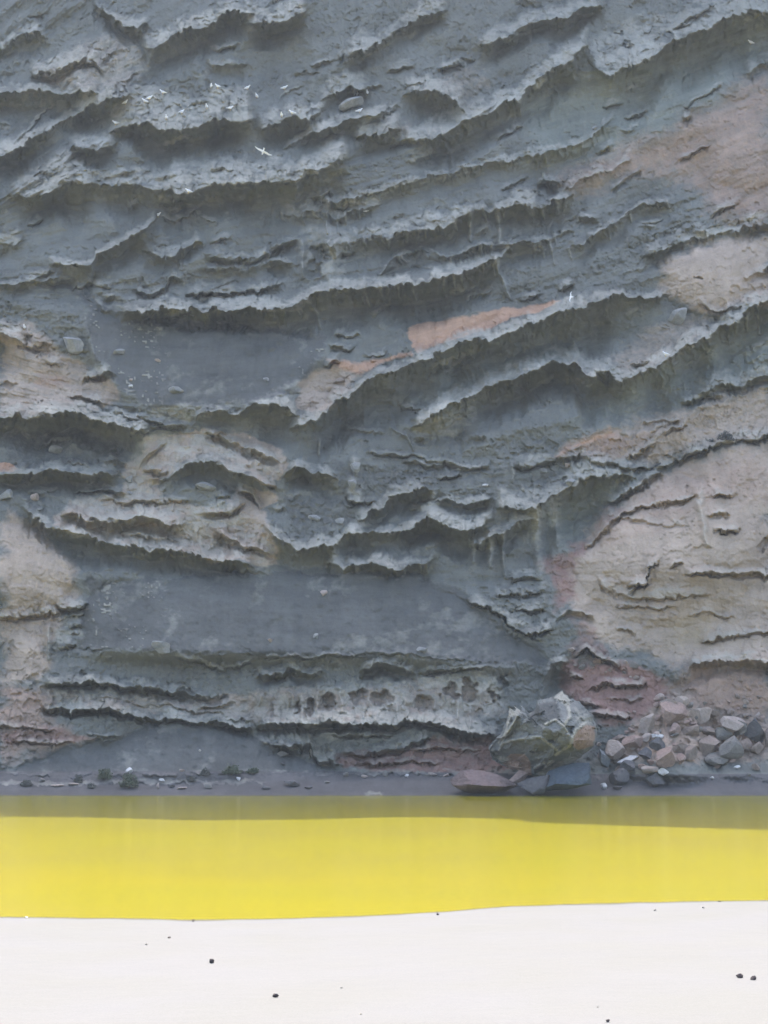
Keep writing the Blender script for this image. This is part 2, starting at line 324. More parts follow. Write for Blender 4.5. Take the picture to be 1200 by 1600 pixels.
for _li, _n, _l in ((43, 6, 14), (44, 22, 18), (45, 12, 16), (46, 8, 14), (38, 16, 22), (24, 8, 14), (82, 8, 12), (84, 6, 26)):
    _xs = [q[0] for q in LEDGES[_li][0]]; _ys = [q[1] for q in LEDGES[_li][0]]
    for _j in range(_n):
        _x = _r.uniform(max(_xs[0], 430 if _li == 38 else 0), _xs[-1]); _y = float(np.interp(_x, _xs, _ys)); _d = _r.uniform(.4, 1.2)*_l
        RIDGES.append(([(_x, _y-3), (_x+_r.uniform(-1.5, 3), _y+_d*.5), (_x+_r.uniform(0, 5), _y+_d)], _r.uniform(1.6, 2.8), _r.uniform(.35, .75)))
for _k in range(16):
    _a = random.uniform(400, 800); _b = random.uniform(1068, 1110); RIDGES.append(([(_a, _b), (_a+random.uniform(-4, 4), _b+random.uniform(12, 34))], random.uniform(2, 4), random.uniform(.25, .5)))
HOLES = [ # cx, cy, rx, ry, depth (m)
 (42,532,8,5,.8),(67,548,17,7,1.),(947,590,11,10,1.1),(1093,434,9,5,.6),(1195,852,9,9,.9),(280,1086,24,8,1.),(335,1093,18,6,.9),(243,1082,10,5,.7),
 (463,1105,5,12,1.),(485,1103,7,14,1.1),(510,1092,10,16,1.2),(555,1090,15,14,1.2),(595,1092,18,11,1.2),(660,1098,18,14,1.1),(704,1078,16,10,1.),(735,1078,8,22,1.1),(785,1066,8,11,1.1),(768,1087,9,8,.9),
 (17,605,14,7,.9),(5,475,16,6,.8),(853,300,20,16,1.4),(60,28,14,4,.6),(148,80,18,3,.4),(185,138,7,12,.8),(360,240,18,9,.9),(70,275,14,6,.6),(700,107,16,7,.7),(725,100,12,5,.6),
 (480,118,18,6,.7),(655,425,22,12,.7),(880,755,9,5,.5),(650,388,16,8,.4),(487,178,9,7,.6),(825,10,22,7,.6),(995,10,12,8,.5),(1042,57,9,7,.6),(985,70,9,4,.5),(967,53,6,3,.4),
 (500,395,16,14,1.1),(492,420,15,13,1.1),(437,388,16,6,.8),(440,425,20,9,.8),(1075,1145,12,5,.5),(230,985,4,3,.3),(187,707,9,6,.8),(380,1018,10,5,.5),(140,1050,10,3,.5),(118,1082,9,5,.4)]
BLOBS = [ # swelling masses: cx, cy, rx, ry, height (m)
 (1122,432,92,66,2.2),(15,895,105,75,2.0),(1040,860,150,120,2.0),(1150,790,80,110,1.2),(155,110,75,60,1.2),(700,655,60,28,1.0),(600,200,60,22,.8),(1165,235,90,60,1.0),
 (1040,690,70,28,.8),(430,110,70,60,-1.2),(900,170,90,60,-1.0),(800,620,120,50,-1.0),(560,640,90,40,-.8),(90,170,80,40,-1.0),(1055,1050,20,16,.8),(380,70,110,60,-.8),(730,20,120,60,.8)]
MASKS = { # kind of rock: (outline, softness in px, strength)
 'pink': [([(1040,200),(1130,150),(1210,105),(1210,360),(1130,345),(1080,290),(990,270),(900,300),(870,285),(930,245)],22,.75),([(1080,1040),(1210,1036),(1210,1130),(1090,1112),(1040,1080)],14,.9),
          ([(1180,700),(1060,720),(960,790),(930,850),(960,860),(1080,790),(1210,790)],20,.5),([(0,1070),(60,1085),(100,1130),(150,1160),(110,1172),(0,1192)],10,.8),([(400,1078),(740,1058),(800,1100),(740,1130),(400,1130),(70,1100),(60,1070),(330,1090)],8,.22),([(1000,1110),(1090,1100),(1210,1125),(1210,1185),(1080,1196),(960,1190)],12,.6),
          ([(870,700),(960,672),(1010,680),(960,705),(990,725),(930,712),(850,716)],8,.8),([(60,580),(100,585),(110,605),(55,605)],8,.9)],
 'beige': [([(1035,420),(1080,385),(1140,370),(1210,370),(1210,470),(1130,490),(1080,475),(1040,450)],10,1.),([(905,975),(870,920),(900,850),(950,800),(1010,750),(1100,712),(1210,685),(1210,1040),(1060,1040),(960,1010)],12,.95),
          ([(900,700),(1000,655),(1080,640),(1210,600),(1210,680),(1100,700),(1020,728),(960,722)],12,.75),([(0,800),(60,832),(108,880),(123,930),(92,990),(70,1060),(0,1075)],12,.85),
          ([(0,500),(40,510),(130,560),(190,600),(160,640),(0,650)],8,.75),([(480,575),(520,565),(570,590),(560,602),(535,622),(500,650),(478,640),(470,605)],6,.95),([(940,560),(1060,490),(1140,500),(1050,560),(980,590)],14,.5),
          ([(232,680),(300,670),(400,688),(445,718),(435,765),(390,742),(340,712),(290,712),(262,745),(262,782),(300,792),(360,792),(390,765),(430,772),(405,815),(440,880),(400,884),(340,872),(80,828),(100,780),(190,770),(212,720)],5,1.),
          ([(400,1078),(740,1058),(800,1100),(740,1130),(400,1130),(260,1110),(60,1100),(60,1070),(330,1090)],8,.55),([(1040,1060),(1090,1112),(1210,1130),(1210,1190),(960,1190),(1000,1120)],14,.7),
          ([(110,80),(170,55),(225,70),(215,130),(160,145),(20,145),(40,120),(60,100)],14,.45),([(590,205),(640,190),(650,210),(570,212)],10,.5),([(640,145),(700,105),(760,100),(770,140),(720,155),(670,143)],12,.35)],
 'orange': [([(637,515),(655,508),(720,497),(800,483),(860,470),(875,470),(840,486),(800,500),(750,517),(690,537),(650,551),(640,540)],5,1.),([(505,557),(560,568),(600,561),(640,548),(642,556),(600,571),(565,587),(535,578)],6,.8),
            ([(-5,722),(14,724),(24,735),(16,741),(-5,742)],2,1.),([(860,712),(905,694),(965,676),(960,684),(900,703),(870,714)],5,.7)],
 'red': [([(862,905),(850,880),(875,860),(905,845),(912,880),(900,930),(865,960)],8,.7),([(895,1030),(1000,1042),(1045,1060),(1040,1100),(975,1135),(930,1130),(905,1095),(880,1065)],8,.9),([(0,1140),(90,1135),(160,1160),(120,1168),(0,1165)],6,.6),
         ([(530,1180),(640,1165),(690,1148),(770,1155),(790,1210),(540,1203)],7,.75),([(930,790),(955,780),(975,800),(940,850),(920,850)],8,.4),([(880,960),(930,965),(970,1040),(900,1030)],9,.5)],
 'ash': [([(135,905),(640,898),(720,930),(850,1018),(740,1028),(400,1026),(130,1010)],8,.95),([(110,440),(185,492),(400,510),(510,530),(480,570),(470,600),(400,632),(240,636),(190,580),(150,500)],8,1.),
         ([(20,1200),(60,1180),(115,1172),(185,1155),(235,1137),(350,1137),(400,1150),(480,1190),(500,1207),(0,1207)],5,1.),([(0,660),(230,680),(200,730),(0,738)],10,.5),([(470,715),(640,712),(820,735),(900,720),(980,730),(850,770),(700,770),(560,760)],10,.4),
         ([(430,775),(540,765),(560,800),(520,840),(460,840)],8,.5)],
 'teal': [([(830,150),(900,100),(1000,110),(1100,60),(1210,25),(1210,95),(1060,190),(960,250),(820,260)],22,.9),([(1060,560),(1210,480),(1210,585),(1050,630),(930,670),(900,650)],20,.8),([(870,860),(845,800),(900,760),(1000,745),(940,785),(890,850)],10,.8),([(600,540),(840,500),(1040,470),(1030,520),(800,590),(650,650)],20,.5)],
 'yellow': [([(1040,975),(1080,960),(1130,985),(1120,1010),(1050,1015)],18,.6)],
 'sand': [([(-900,1206),(500,1205),(760,1208),(1000,1210),(2100,1208),(2100,1300),(-900,1300)],3,1.)],
 'smooth': [([(637,515),(720,497),(800,481),(950,447),(870,475),(750,517),(650,551)],5,.9),([(905,975),(870,920),(900,850),(950,800),(1010,750),(1100,712),(1210,685),(1210,1040),(1060,1040),(960,1010)],16,.6),([(1040,200),(1130,150),(1210,105),(1210,330),(1090,300),(990,270),(930,245)],20,.6),([(1080,1040),(1210,1036),(1210,1110),(1090,1100)],10,.5),([(895,1030),(1000,1042),(1045,1060),(1040,1100),(975,1135),(905,1095)],10,.35),
            ([(135,905),(640,898),(720,930),(850,1018),(740,1024),(400,1022),(130,1010)],10,.95),([(110,450),(185,497),(400,515),(600,505),(640,545),(540,570),(470,600),(400,625),(240,630),(190,580)],10,.9),
            ([(20,1198),(60,1180),(115,1172),(185,1155),(235,1137),(350,1137),(400,1150),(480,1190),(500,1205),(0,1205)],6,1.),([(600,600),(800,520),(1040,480),(1020,530),(800,570),(650,640)],12,.7),([(1040,420),(1080,385),(1200,370),(1210,450),(1130,475)],14,.6),
            ([(920,870),(950,810),(1010,770),(1080,790),(1090,850),(1000,880)],14,.7),([(830,180),(900,110),(1100,80),(1210,60),(1210,100),(1000,210),(850,230)],20,.6),([(0,300),(400,310),(380,340),(200,340),(60,400),(0,360)],20,.5),([(-900,1206),(2100,1208),(2100,1300),(-900,1300)],3,.8),([(0,830),(50,840),(90,880),(100,925),(0,930)],12,.6)],
}
BEDS = [ # bedding lines across the whole face, top to bottom
 [(0,120),(180,-20),(300,-90),(700,-320),(1200,-500)],[(0,310),(180,160),(300,90),(700,-70),(1200,-250)],[(0,330),(100,290),(400,285),(560,240),(700,200),(850,110),(1000,95),(1200,20)],
 [(0,420),(200,400),(400,345),(600,295),(800,245),(1000,190),(1200,110)],[(0,470),(300,485),(500,458),(700,428),(850,378),(1000,320),(1200,240)],[(0,560),(200,610),(400,600),(600,560),(800,495),(1000,445),(1200,370)],
 [(0,650),(250,675),(450,700),(700,715),(900,700),(1050,655),(1200,595)],[(0,800),(200,860),(450,892),(700,892),(900,880),(1200,870)],[(0,1030),(400,1035),(800,1030),(1200,1035)],[(0,1290),(1200,1290)]]

_r = np.random.RandomState(3)
def bed_y(x, q):
    i = min(int(q), len(BEDS)-2); t = q-i
    f = lambda b: np.interp(x, [p[0] for p in b], [p[1] for p in b])
    return f(BEDS[i])*(1-t)+f(BEDS[i+1])*t
NLED = len(LEDGES)
for _k in range(150):                                   # small broken ledges between the large ones
    _x = _r.uniform(-10, 1190); _q = _r.uniform(.2, 8.9); _n = _r.uniform(22, 75); _xs = np.arange(_x, _x+_n, 9.)
    if 7.1 < _q < 8.0 and _x < 860: continue
    _t = _r.uniform(-.25, .05)
    _p = [(float(a), float(bed_y(a, _q)+_t*(a-_x)+_r.uniform(-2.2, 2.2))) for a in _xs]
    if _p[-1][0] > 880 and 720 < _p[0][1] < 1040: continue
    if _p[0][0] > 640 and 1030 < _p[0][1]: continue
    LEDGES.append((_p, _r.uniform(4, 10), _r.uniform(4, 13), _r.uniform(.25, .7)))
def densify(pts, side_ext=True):
    xs = [p[0] for p in pts]; ys = [p[1] for p in pts]
    for i in range(1, len(xs)):
        if xs[i] <= xs[i-1]: xs[i] = xs[i-1]+1
    return np.array(xs, float), np.array(ys, float)
def inpoly(X, Y, poly):
    ins = np.zeros(X.shape, bool); n = len(poly)
    for i in range(n):
        x0, y0 = poly[i]; x1, y1 = poly[(i+1) % n]
        if y0 == y1: continue
        c = ((Y < y0) != (Y < y1)) & (X < (x1-x0)*(Y-y0)/(y1-y0)+x0); ins ^= c
    return ins
def segdist(X, Y, x0, y0, x1, y1):
    dx, dy = x1-x0, y1-y0; L = dx*dx+dy*dy+1e-9
    t = np.clip(((X-x0)*dx+(Y-y0)*dy)/L, 0, 1)
    return np.hypot(X-x0-t*dx, Y-y0-t*dy), t
def polymask(X, Y, poly, soft):
    xs = [p[0] for p in poly]; ys = [p[1] for p in poly]; out = np.zeros(X.shape)
    sel = (X > min(xs)-soft) & (X < max(xs)+soft) & (Y > min(ys)-soft) & (Y < max(ys)+soft)
    if not sel.any(): return out
    x = X[sel]; y = Y[sel]; ins = inpoly(x, y, poly); d = np.full(x.shape, 1e9)
    for i in range(len(poly)):
        d = np.minimum(d, segdist(x, y, *poly[i], *poly[(i+1) % len(poly)])[0])
    out[sel] = sst(np.where(ins, d, -d), -soft, soft); return out

PROFILE = [(-4, 84), (0, 100), (1.35, 105), (2.2, 105.8), (12, 109.5), (130, 145)]
def base_y(m):
    P = np.array(PROFILE, float); mm = (P[:, 0]-CAM[2])/P[:, 1]
    return np.interp(m, mm, P[:, 1])

def surface(X, Y):
    """relief towards the viewer (m) and the masks of the kinds of rock at photograph pixel X, Y"""
    XR = X; X = np.abs(X); X = np.where(X > 1200, 2400-X, X)            # beyond the photograph the same rock goes on
    bx = np.stack([np.interp(X, [p[0] for p in b], [p[1] for p in b]) for b in BEDS], 0)
    bed = np.full(X.shape, 0.0)
    bed = np.where(Y < bx[0], -(bx[0]-Y)/110, bed)
    for i in range(len(BEDS)-1):
        a, b = bx[i], bx[i+1]; t = (Y-a)/np.maximum(b-a, 1)
        sel = (Y >= a) & (Y < b) if i < len(BEDS)-2 else (Y >= a)
        bed = np.where(sel, i+t, bed)
    bedpx = bed*110
    off = np.maximum(.35*(1-sst(XR, -120, -10)*(1-sst(XR, 1210, 1320))), 1-sst(Y, -60, -5))
    wx = 5*fbm(XR/26, Y/22, 3, 11)+1.6*fbm(XR/5, Y/5, 2, 12); wy = 5*fbm(XR/24, Y/20, 3, 21)+2.4*fbm(XR/6, Y/6, 2, 22)
    wy = wy+30*fbm(XR/120, Y/120, 2, 23)*(1-sst(XR, -120, 0)*(1-sst(XR, 1200, 1320)))
    Xw, Yw = X+wx, Y+wy; wx2 = 9*fbm(X/11, Y/10, 2, 17); wy2 = 7*fbm(X/9, Y/9, 2, 18)
    A = {k: np.zeros(X.shape) for k in ('crust', 'pink', 'beige', 'orange', 'red', 'ash', 'teal', 'yellow', 'sand', 'smooth')}
    wx3 = 22*fbm(X/60, Y/26, 3, 15); wy3 = 12*fbm(X/55, Y/30, 3, 16)
    for k, ms in MASKS.items():
        for poly, soft, s in ms: A[k] = np.maximum(A[k], s*polymask(X+wx*1.2+wx3*(.4 if k == 'orange' else 1), Y+wy*(.5 if k == 'orange' else 1.2)+wy3*(.4 if k == 'orange' else 1) if k != 'sand' else Y, poly, soft*1.5 if k not in ('sand', 'orange') else soft))
    rel = np.zeros(X.shape); shelf = np.zeros(X.shape)
    for poly, soft, st_ in CRUSTP: A['crust'] = np.maximum(A['crust'], st_*polymask(X+wx+wx3*.5, Y+wy+wy3*.4, poly, soft))
    for i, (pts, a, b, p) in enumerate(LEDGES):
        xs, ys = densify(pts); x0, x1 = xs[0], xs[-1]
        if x0 <= 5: xs = np.r_[-70, xs]; ys = np.r_[ys[0]+3, ys]; x0 = -70
        if x1 >= 1195: xs = np.r_[xs, 1270]; ys = np.r_[ys, ys[-1]-4]; x1 = 1270
        sel = (Xw > x0-3) & (Xw < x1+3) & (Yw > ys.min()-a-3) & (Yw < ys.max()+b+6)
        if not sel.any(): continue
        x = Xw[sel]; y = Yw[sel]
        lip = np.interp(x, xs, ys); 
        w = sst(x, x0-2, x0+min(16, (x1-x0)*.3))*(1-sst(x, x1-min(16, (x1-x0)*.3), x1+2))
        big = a >= 60
        if big: w = sst(x, x0-2, x0+min(90, (x1-x0)*.4))*(1-sst(x, x1-min(90, (x1-x0)*.4), x1+2)) if x0 > -60 else w
        bw = 4.5+3*hash2(np.array([i]), np.array([1]), 77)[0]                  # broken into blocks along the lip
        u = x/bw+2.6*vnoise(x/27., y/40., 610+i)+.9*vnoise(x/9., y/30., 611+i); h0 = hash2(np.floor(u), 0*u, 620+i); h1 = hash2(np.floor(u)+1, 0*u, 620+i)
        blk = h0+(h1-h0)*sst(u-np.floor(u), .55, 1.0)
        u2 = x/(bw*3.1)+1.4*vnoise(x/55., y/60., 630+i); g0 = hash2(np.floor(u2), 0*u2, 640+i); g1 = hash2(np.floor(u2)+1, 0*u2, 640+i)
        blk2 = g0+(g1-g0)*sst(u2-np.floor(u2), .7, 1.0)
        mod = (1.08 if not big else 1)*np.clip(1+.28*vnoise(x/31., 0*x, 300+i)+.30*vnoise(x/75., 0*x, 330+i), .3, 1.6); bmod = 0 if big else (.34*(blk-.5)+.34*(blk2-.5))*(1-sst(y-lip, 2, 9))
        jag = 0 if big else min(3.4, 1+a*.17)*((blk-.5)*1.3+(blk2-.5)*1.5); lip = lip+jag
        t = y-lip; r = .02 if big else .92; dw = b if big else 2.2
        am = a*(1 if big else 1.2)*np.clip(mod, .6, 1.4); bm = (1 if big else 1.3)*b*np.clip(1+.3*vnoise(x/40., 0*x, 600+i), .6, 1.4)
        up = np.clip(1+t/am, 0, 1)**(1.15 if big else 1.12)
        if big: dn = 1-(1+r)*sst(t, 0, dw)
        else:
            q = np.clip((t-dw)/np.maximum(bm-dw, 1), 0, 1)
            dn = np.where(t < dw, 1-.7*sst(t, 0, dw), np.where(q < .42, .3-(.3+r)*np.sin(q/.42*math.pi/2), -r*(1-sst(q, .42, 1))))
        f = np.where(t <= 0, up, dn)
        if not big:
            tw = min(max(16, 1.1*b), (x1-x0)*.42); wr = sst(x, x0-2, x0+tw)*(1-sst(x, x1-tw, x1+2)); w = np.where(t > 0, w+(np.minimum(w, wr)-w)*sst(t, 1, 8), w)
        rel[sel] += w*p*f*(mod+bmod)
        if not big and p > 1: rel[sel] += w*(.16*vnoise(x/60., (y-lip)/4.5, 650+i)+.09*vnoise(x/30., (y-lip)/2.2, 660+i))*sst(t, 4, 9)*(1-sst(t, b*.9, b*1.3))
        if not big:
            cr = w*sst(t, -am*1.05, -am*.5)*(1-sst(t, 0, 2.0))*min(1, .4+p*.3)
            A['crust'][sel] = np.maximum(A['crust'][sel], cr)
            A['smooth'][sel] = np.maximum(A['smooth'][sel], .8*w*min(1, p)*sst(t, 1, 5)*(1-sst(t, b*.8, b*1.35)))
            shelf[sel] = np.maximum(shelf[sel], w*min(1, p)*sst(t, -am*1.3, -am*.8)*(1-sst(t, 0, 2.5)))
    for pts, hw, h in RIDGES:
        n = len(pts)-1; xs = [p[0] for p in pts]; ys = [p[1] for p in pts]; m = hw*3
        sel = (Xw > min(xs)-m) & (Xw < max(xs)+m) & (Yw > min(ys)-m) & (Yw < max(ys)+m)
        x = X[sel]+wx[sel]*.5; y = Y[sel]+wy[sel]*.3; best = np.zeros(x.shape); hw = hw*1.15
        for j in range(n):
            d, t = segdist(x, y, *pts[j], *pts[j+1]); tt = (j+t)/n
            best = np.maximum(best, np.exp(-(d/(hw*(1.15-.6*tt)))**2)*(1-.4*tt))
        rel[sel] += 1.35*h*best; A['crust'][sel] = np.maximum(A['crust'][sel], .8*best)
    for cx, cy, rx, ry, h in HOLES:
        sel = (abs(Xw-cx) < rx*1.6) & (abs(Yw-cy) < ry*1.6)
        q = ((Xw[sel]+wx2[sel]-cx)/rx)**2+((Yw[sel]+wy2[sel]-cy)/ry)**2
        rel[sel] -= .8*h*(1-sst(q, .35, 1.3)); A['crust'][sel] *= sst(q, .5, 1.2)
    for cx, cy, rx, ry, h in BLOBS:
        sel = (abs(Xw-cx) < rx*1.3) & (abs(Yw-cy) < ry*1.3)
        q = ((Xw[sel]-cx)/rx)**2+((Yw[sel]-cy)/ry)**2
        rel[sel] += h*np.clip(1-q, 0, 1)**.8
    sm = A['smooth'] = np.clip(A['smooth'], 0, 1); rough = 1-.85*sm
    rel += 1.5*fbm(XR/150, bedpx/70, 3, 31)*(1-.4*sm)
    rel += .42*fbm(X/60+.3*wy, bedpx/13, 3, 41)*rough
    lay = fbm(X/45, bedpx/7, 3, 51)
    rel += .17*np.sign(lay)*np.abs(lay)**.6*rough*(.2+.65*sst(fbm(X/70, Y/60, 2, 55), -.3, .4))
    for fi, (upl, ftl, p) in enumerate(FANS):
        yu = np.interp(X+wx*1.2, [q[0] for q in upl], [q[1] for q in upl]); yf = np.interp(X, [q[0] for q in ftl], [q[1] for q in ftl])
        ok = (X > upl[0][0]) & (X < upl[-1][0]) & (yf > yu+1); hh = np.maximum(yf-yu, 1); t = (Y+wy*1.5+5*fbm(X/30, Y/20, 3, 95)-yu)
        ragg = Y-yf+14*fbm(X/24, Y/14, 4, 96)+4*vnoise(X/5, Y/4, 97)
        ends = sst(X, upl[0][0], upl[0][0]+45)*(1-sst(X, upl[-1][0]-12, upl[-1][0]))
        ins = np.where(ok, sst(t, -2, 7)*(1-sst(ragg, -16, 12))*ends, 0)
        q = np.clip(t/hh, 0, 1.); sc_ = np.clip(hh/110, .15, 1); fall = 1-sst(Y-yf, -6, 26)
        rel = rel*(1-.85*ins)+np.where(ok, ends*sst(t, -2, 7)*fall*(p*sc_*q**.9), 0)+ins*(.22*fbm((X+.25*Y)/20, Y/70, 3, 91)*q+.10*fbm(X/14, Y/10, 3, 92)); A['crust'] *= 1-.9*ins; A['crust'] = np.maximum(A['crust'], ins*.30*sst(fbm(X/42+Y/90, Y/46, 4, 94), .02, .5))
        speck = sst(vnoise(X/4.3, Y/3.1, 98)+.55*fbm(X/34, Y/40, 2, 99), .66, .88)*ins*((1-sst(X, 225, 290)) if fi == 0 else np.maximum(1-sst(X, 225, 290), sst(X, 430, 470)) if fi == 1 else 0)
        A['crust'] = np.maximum(A['crust'], .8*speck); rel += .12*speck
        A['ash'] = np.maximum(A['ash'], (.78+.45*fbm(X/40, Y/55, 3, 93))*ins); A['smooth'] = np.maximum(A['smooth'], ins*.97); rough = rough*(1-.9*ins)
        for kk in ('beige', 'pink', 'red', 'orange', 'teal'): A[kk] = A[kk]*(1-ins)
    blocky = np.clip(.18+.85*shelf+.5*sst(fbm(X/80, bedpx/30, 3, 57), -.1, .5), 0, 1.1)*rough
    d1, gap, idv, gxx = worley(X/13+wx*.06, bedpx/8.5+wy*.08, 201)
    rel += blocky*(.20*(idv-.5)+.32*gxx-.09*(1-sst(gap, 0, .16)))
    d1, gap, idv, gxx = worley(X/5.6, Y/4.4, 211)
    rel += blocky*(.05*(idv-.5)+.10*gxx)
    A['crust'] *= np.clip(.75+1.1*fbm(X/17, Y/9, 3, 58)+.3*(idv-.5), .15, 1)
    rel += .05*fbm(X/13, Y/9, 3, 61)*rough+.05*fbm(X/9, Y/8, 2, 62)*sm
    # outside the photograph: free terraces following the bedding
    saw = (bed*3.1+.35*fbm(X/90, Y/70, 3, 71)) % 1.0
    rel += off*(1.8*(1-np.abs(saw-.15)/.85)+1.2*fbm(X/60, Y/50, 4, 72)); A['crust'] = np.maximum(A['crust'], off*.6*(1-sst(saw, .05, .4)))
    keep = 1-sst(Y, 1205, 1236)*.97
    rel *= keep; rel += .04*fbm(X/14, Y/2.5, 2, 81)*sst(Y, 1200, 1212)*(1-sst(Y, 1226, 1238))
    A['bed'] = bed*6
    return rel, A
def cliff_point(px, py, lift=0.0):
    px = np.atleast_1d(np.asarray(px, float)); py = np.atleast_1d(np.asarray(py, float))
    rel, A = surface(px.copy(), py.copy()); d = ray(px, py)
    y = base_y(d[:, 2]/d[:, 1])-rel-lift
    return CAM+d*(y/d[:, 1])[:, None]

# ------------------------------------------------------------ cliff mesh
xc = np.concatenate([np.arange(-900, -340, 8.), np.arange(-340, -40, 2.5), np.arange(-40, 1240, 1.25), np.arange(1240, 1540, 2.5), np.arange(1540, 2101, 8.)])
yr = np.concatenate([np.arange(-60, -6, 3.), np.arange(-6, 1246, 1.25), np.arange(1246, 1330, 5.)])
X, Y = np.meshgrid(xc, yr)
rel, A = surface(X, Y)
d = ray(X, Y); yy = base_y(d[..., 2]/d[..., 1])-rel
P = CAM+d*(yy/d[..., 1])[..., None]
# crest: high enough that its shadow ends on the lake where the photograph shows it
SH = on_level([-900, 0, 130, 300, 480, 640, 800, 830, 1000, 1200, 2100], [1270, 1276, 1277, 1282, 1280.5, 1276, 1280, 1285, 1291, 1297, 1310])
top = P[0]; ys = np.interp(top[:, 0], SH[:, 0], SH[:, 1])
offy = .6*(77-ys); cot = 1/math.tan(SUN_EL)
zc = (109.5-offy-ys-12*.3017)/(cot-.3017); yc = 109.5+.3017*(zc-12)-offy
zc = np.maximum(zc, top[:, 2]+3)
nk = 26; ks = np.linspace(0, 1, nk+1)[1:]
rows = []
crest = np.stack([top[:, 0], yc, zc], -1)
for k in ks[::-1]:
    r = top*(1-k)+crest*k; r[:, 1] += 1.2*fbm(r[:, 0]/4, r[:, 2]/2, 4, 91)*math.sin(k*math.pi); rows.append(r)
back = []
for q, (dy, dz) in enumerate([(70, 14), (40, 9), (20, 5), (8, 2.2), (3, .8)]):
    r = crest.copy(); r[:, 1] += dy; r[:, 2] += dz*.3-1; r[:, 2] = np.minimum(r[:, 2], crest[:, 2]+dy*.25); back.append(r)
allP = np.concatenate([np.array(back), np.array(rows), P], 0)
extra = len(back)+len(rows)
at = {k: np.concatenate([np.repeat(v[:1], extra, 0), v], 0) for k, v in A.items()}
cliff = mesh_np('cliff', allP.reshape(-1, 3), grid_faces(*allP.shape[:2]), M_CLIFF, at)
tag(cliff, 'grey layered volcanic cliff with jutting ledges above the lake', kind='structure')

# ------------------------------------------------------------ lake, beach, ground
def lake_mat():
    k = N('lake_water'); vec = k.n('ShaderNodeTexCoord').outputs['Object']
    mp = k.n('ShaderNodeMapping'); mp.inputs['Scale'].default_value = (.06, .35, 1); k.l(vec, mp.inputs[0])
    n = k.noise(.5, 4, .55, mp.outputs[0]); n2 = k.noise(.07, 4, .55, vec); n3 = k.noise(.9, 5, .6, mp.outputs[0])
    c = k.mix(k.mapr(n, .35, .65), (.228, .193, .0025), (.207, .185, .004)); c = k.mix(k.mapr(n2, .42, .62), c, (.209, .179, .010))
    c = k.mix(k.mapr(n3, .5, .75, 0, .5), c, (.184, .163, .008))
    k.l(c, k.b.inputs['Base Color']); k.b.inputs['Roughness'].default_value = .16
    k.b.inputs['IOR'].default_value = 1.33; k.b.inputs['Specular IOR Level'].default_value = .38
    mp2 = k.n('ShaderNodeMapping'); mp2.inputs['Scale'].default_value = (1.2, 4, 1); k.l(vec, mp2.inputs[0])
    k.bump(k.noise(1.4, 4, .6, mp2.outputs[0]), .25, .05)
    return k.m
gx = np.linspace(-120, 120, 60); gy = np.linspace(22, 108, 40); GX, GY = np.meshgrid(gx, gy)
wv = mesh_np('lake', np.stack([GX, GY, 0*GX], -1).reshape(-1, 3), grid_faces(40, 60), lake_mat())
tag(wv, 'still yellow green lagoon between cliff and beach', kind='structure')

NS = on_level([-1500, 0, 150, 300, 420, 560, 700, 800, 1000, 1200, 2600], [1436, 1432, 1434, 1436.5, 1436, 1431, 1424, 1415.5, 1410, 1406, 1398])
def shore_y(x): return np.interp(x, NS[:, 0], NS[:, 1])+.10*fbm(np.asarray(x)/1.3, 0*np.asarray(x), 3, 5)
def beach_z(x, y):
    s = shore_y(x)-y
    return np.where(s > 0, .045*s, .12*s)+.02*fbm(x/2.5, y/2.5, 3, 6)*sst(s, 0, 3)+.004*fbm(x*3, y*3, 2, 8)*sst(s, 0, 1)
def beach_mat():
    k = N('beach_sand'); vec = k.n('ShaderNodeTexCoord').outputs['Object']
    n1 = k.noise(.35, 4, .55, vec); n2 = k.noise(30, 4, .6, vec); n3 = k.noise(3, 4, .6, vec)
    c = k.mix(k.mapr(n1, .35, .65), (.116, .117, .112), (.119, .120, .121))
    v = k.n('ShaderNodeTexVoronoi'); v.inputs['Scale'].default_value = 9; k.l(vec, v.inputs['Vector'])
    c = k.mix(k.mapr(v.outputs['Distance'], .05, .11, .12, 0), c, (0.1344, 0.126, 0.1218))
    c = k.mix(k.attr('wet'), c, (.060, .058, .040))
    k.l(k.scalec(c, k.mapr(n2, .25, .75, .88, 1.08)), k.b.inputs['Base Color'])
    k.bump(k.math('ADD', k.math('MULTIPLY', n3, .5), k.math('MULTIPLY', n2, .12)), .35, .08)
    return k.m
bx_ = np.concatenate([np.arange(-90, -16, 2.), np.arange(-16, 16, .08), np.arange(16, 91, 2.)])
by_ = np.concatenate([np.arange(-12, 18, 1.5), np.arange(18, 33, .15), np.arange(33, 47, .08), np.arange(47, 70, 2.)])
GX, GY = np.meshgrid(bx_, by_); GZ = beach_z(GX, GY)
wet = 1-sst(shore_y(GX)-GY, .10, .65+.35*fbm(GX/.9, GX*0, 3, 44))
bo = mesh_np('beach', np.stack([GX, GY, GZ], -1).reshape(-1, 3), grid_faces(*GX.shape), beach_mat(), {'wet': wet})
tag(bo, 'sunlit pale sand beach in front of the lagoon', kind='structure')
def ground_mat():
    k = N('lava_ground'); n = k.noise(.05, 6, .6)
    k.l(k.mix(k.mapr(n, .3, .7), (.045, .043, .042), (.09, .08, .07)), k.b.inputs['Base Color']); return k.m
gx = np.linspace(-1500, 1500, 61); gy = np.linspace(-1500, 1500, 61); GX, GY = np.meshgrid(gx, gy)
GZ = -4+1.5*fbm(GX/200, GY/200, 3, 9)
tag(mesh_np('ground', np.stack([GX, GY, GZ], -1).reshape(-1, 3), grid_faces(61, 61), ground_mat()), 'dark lava ground round the lagoon', kind='structure')

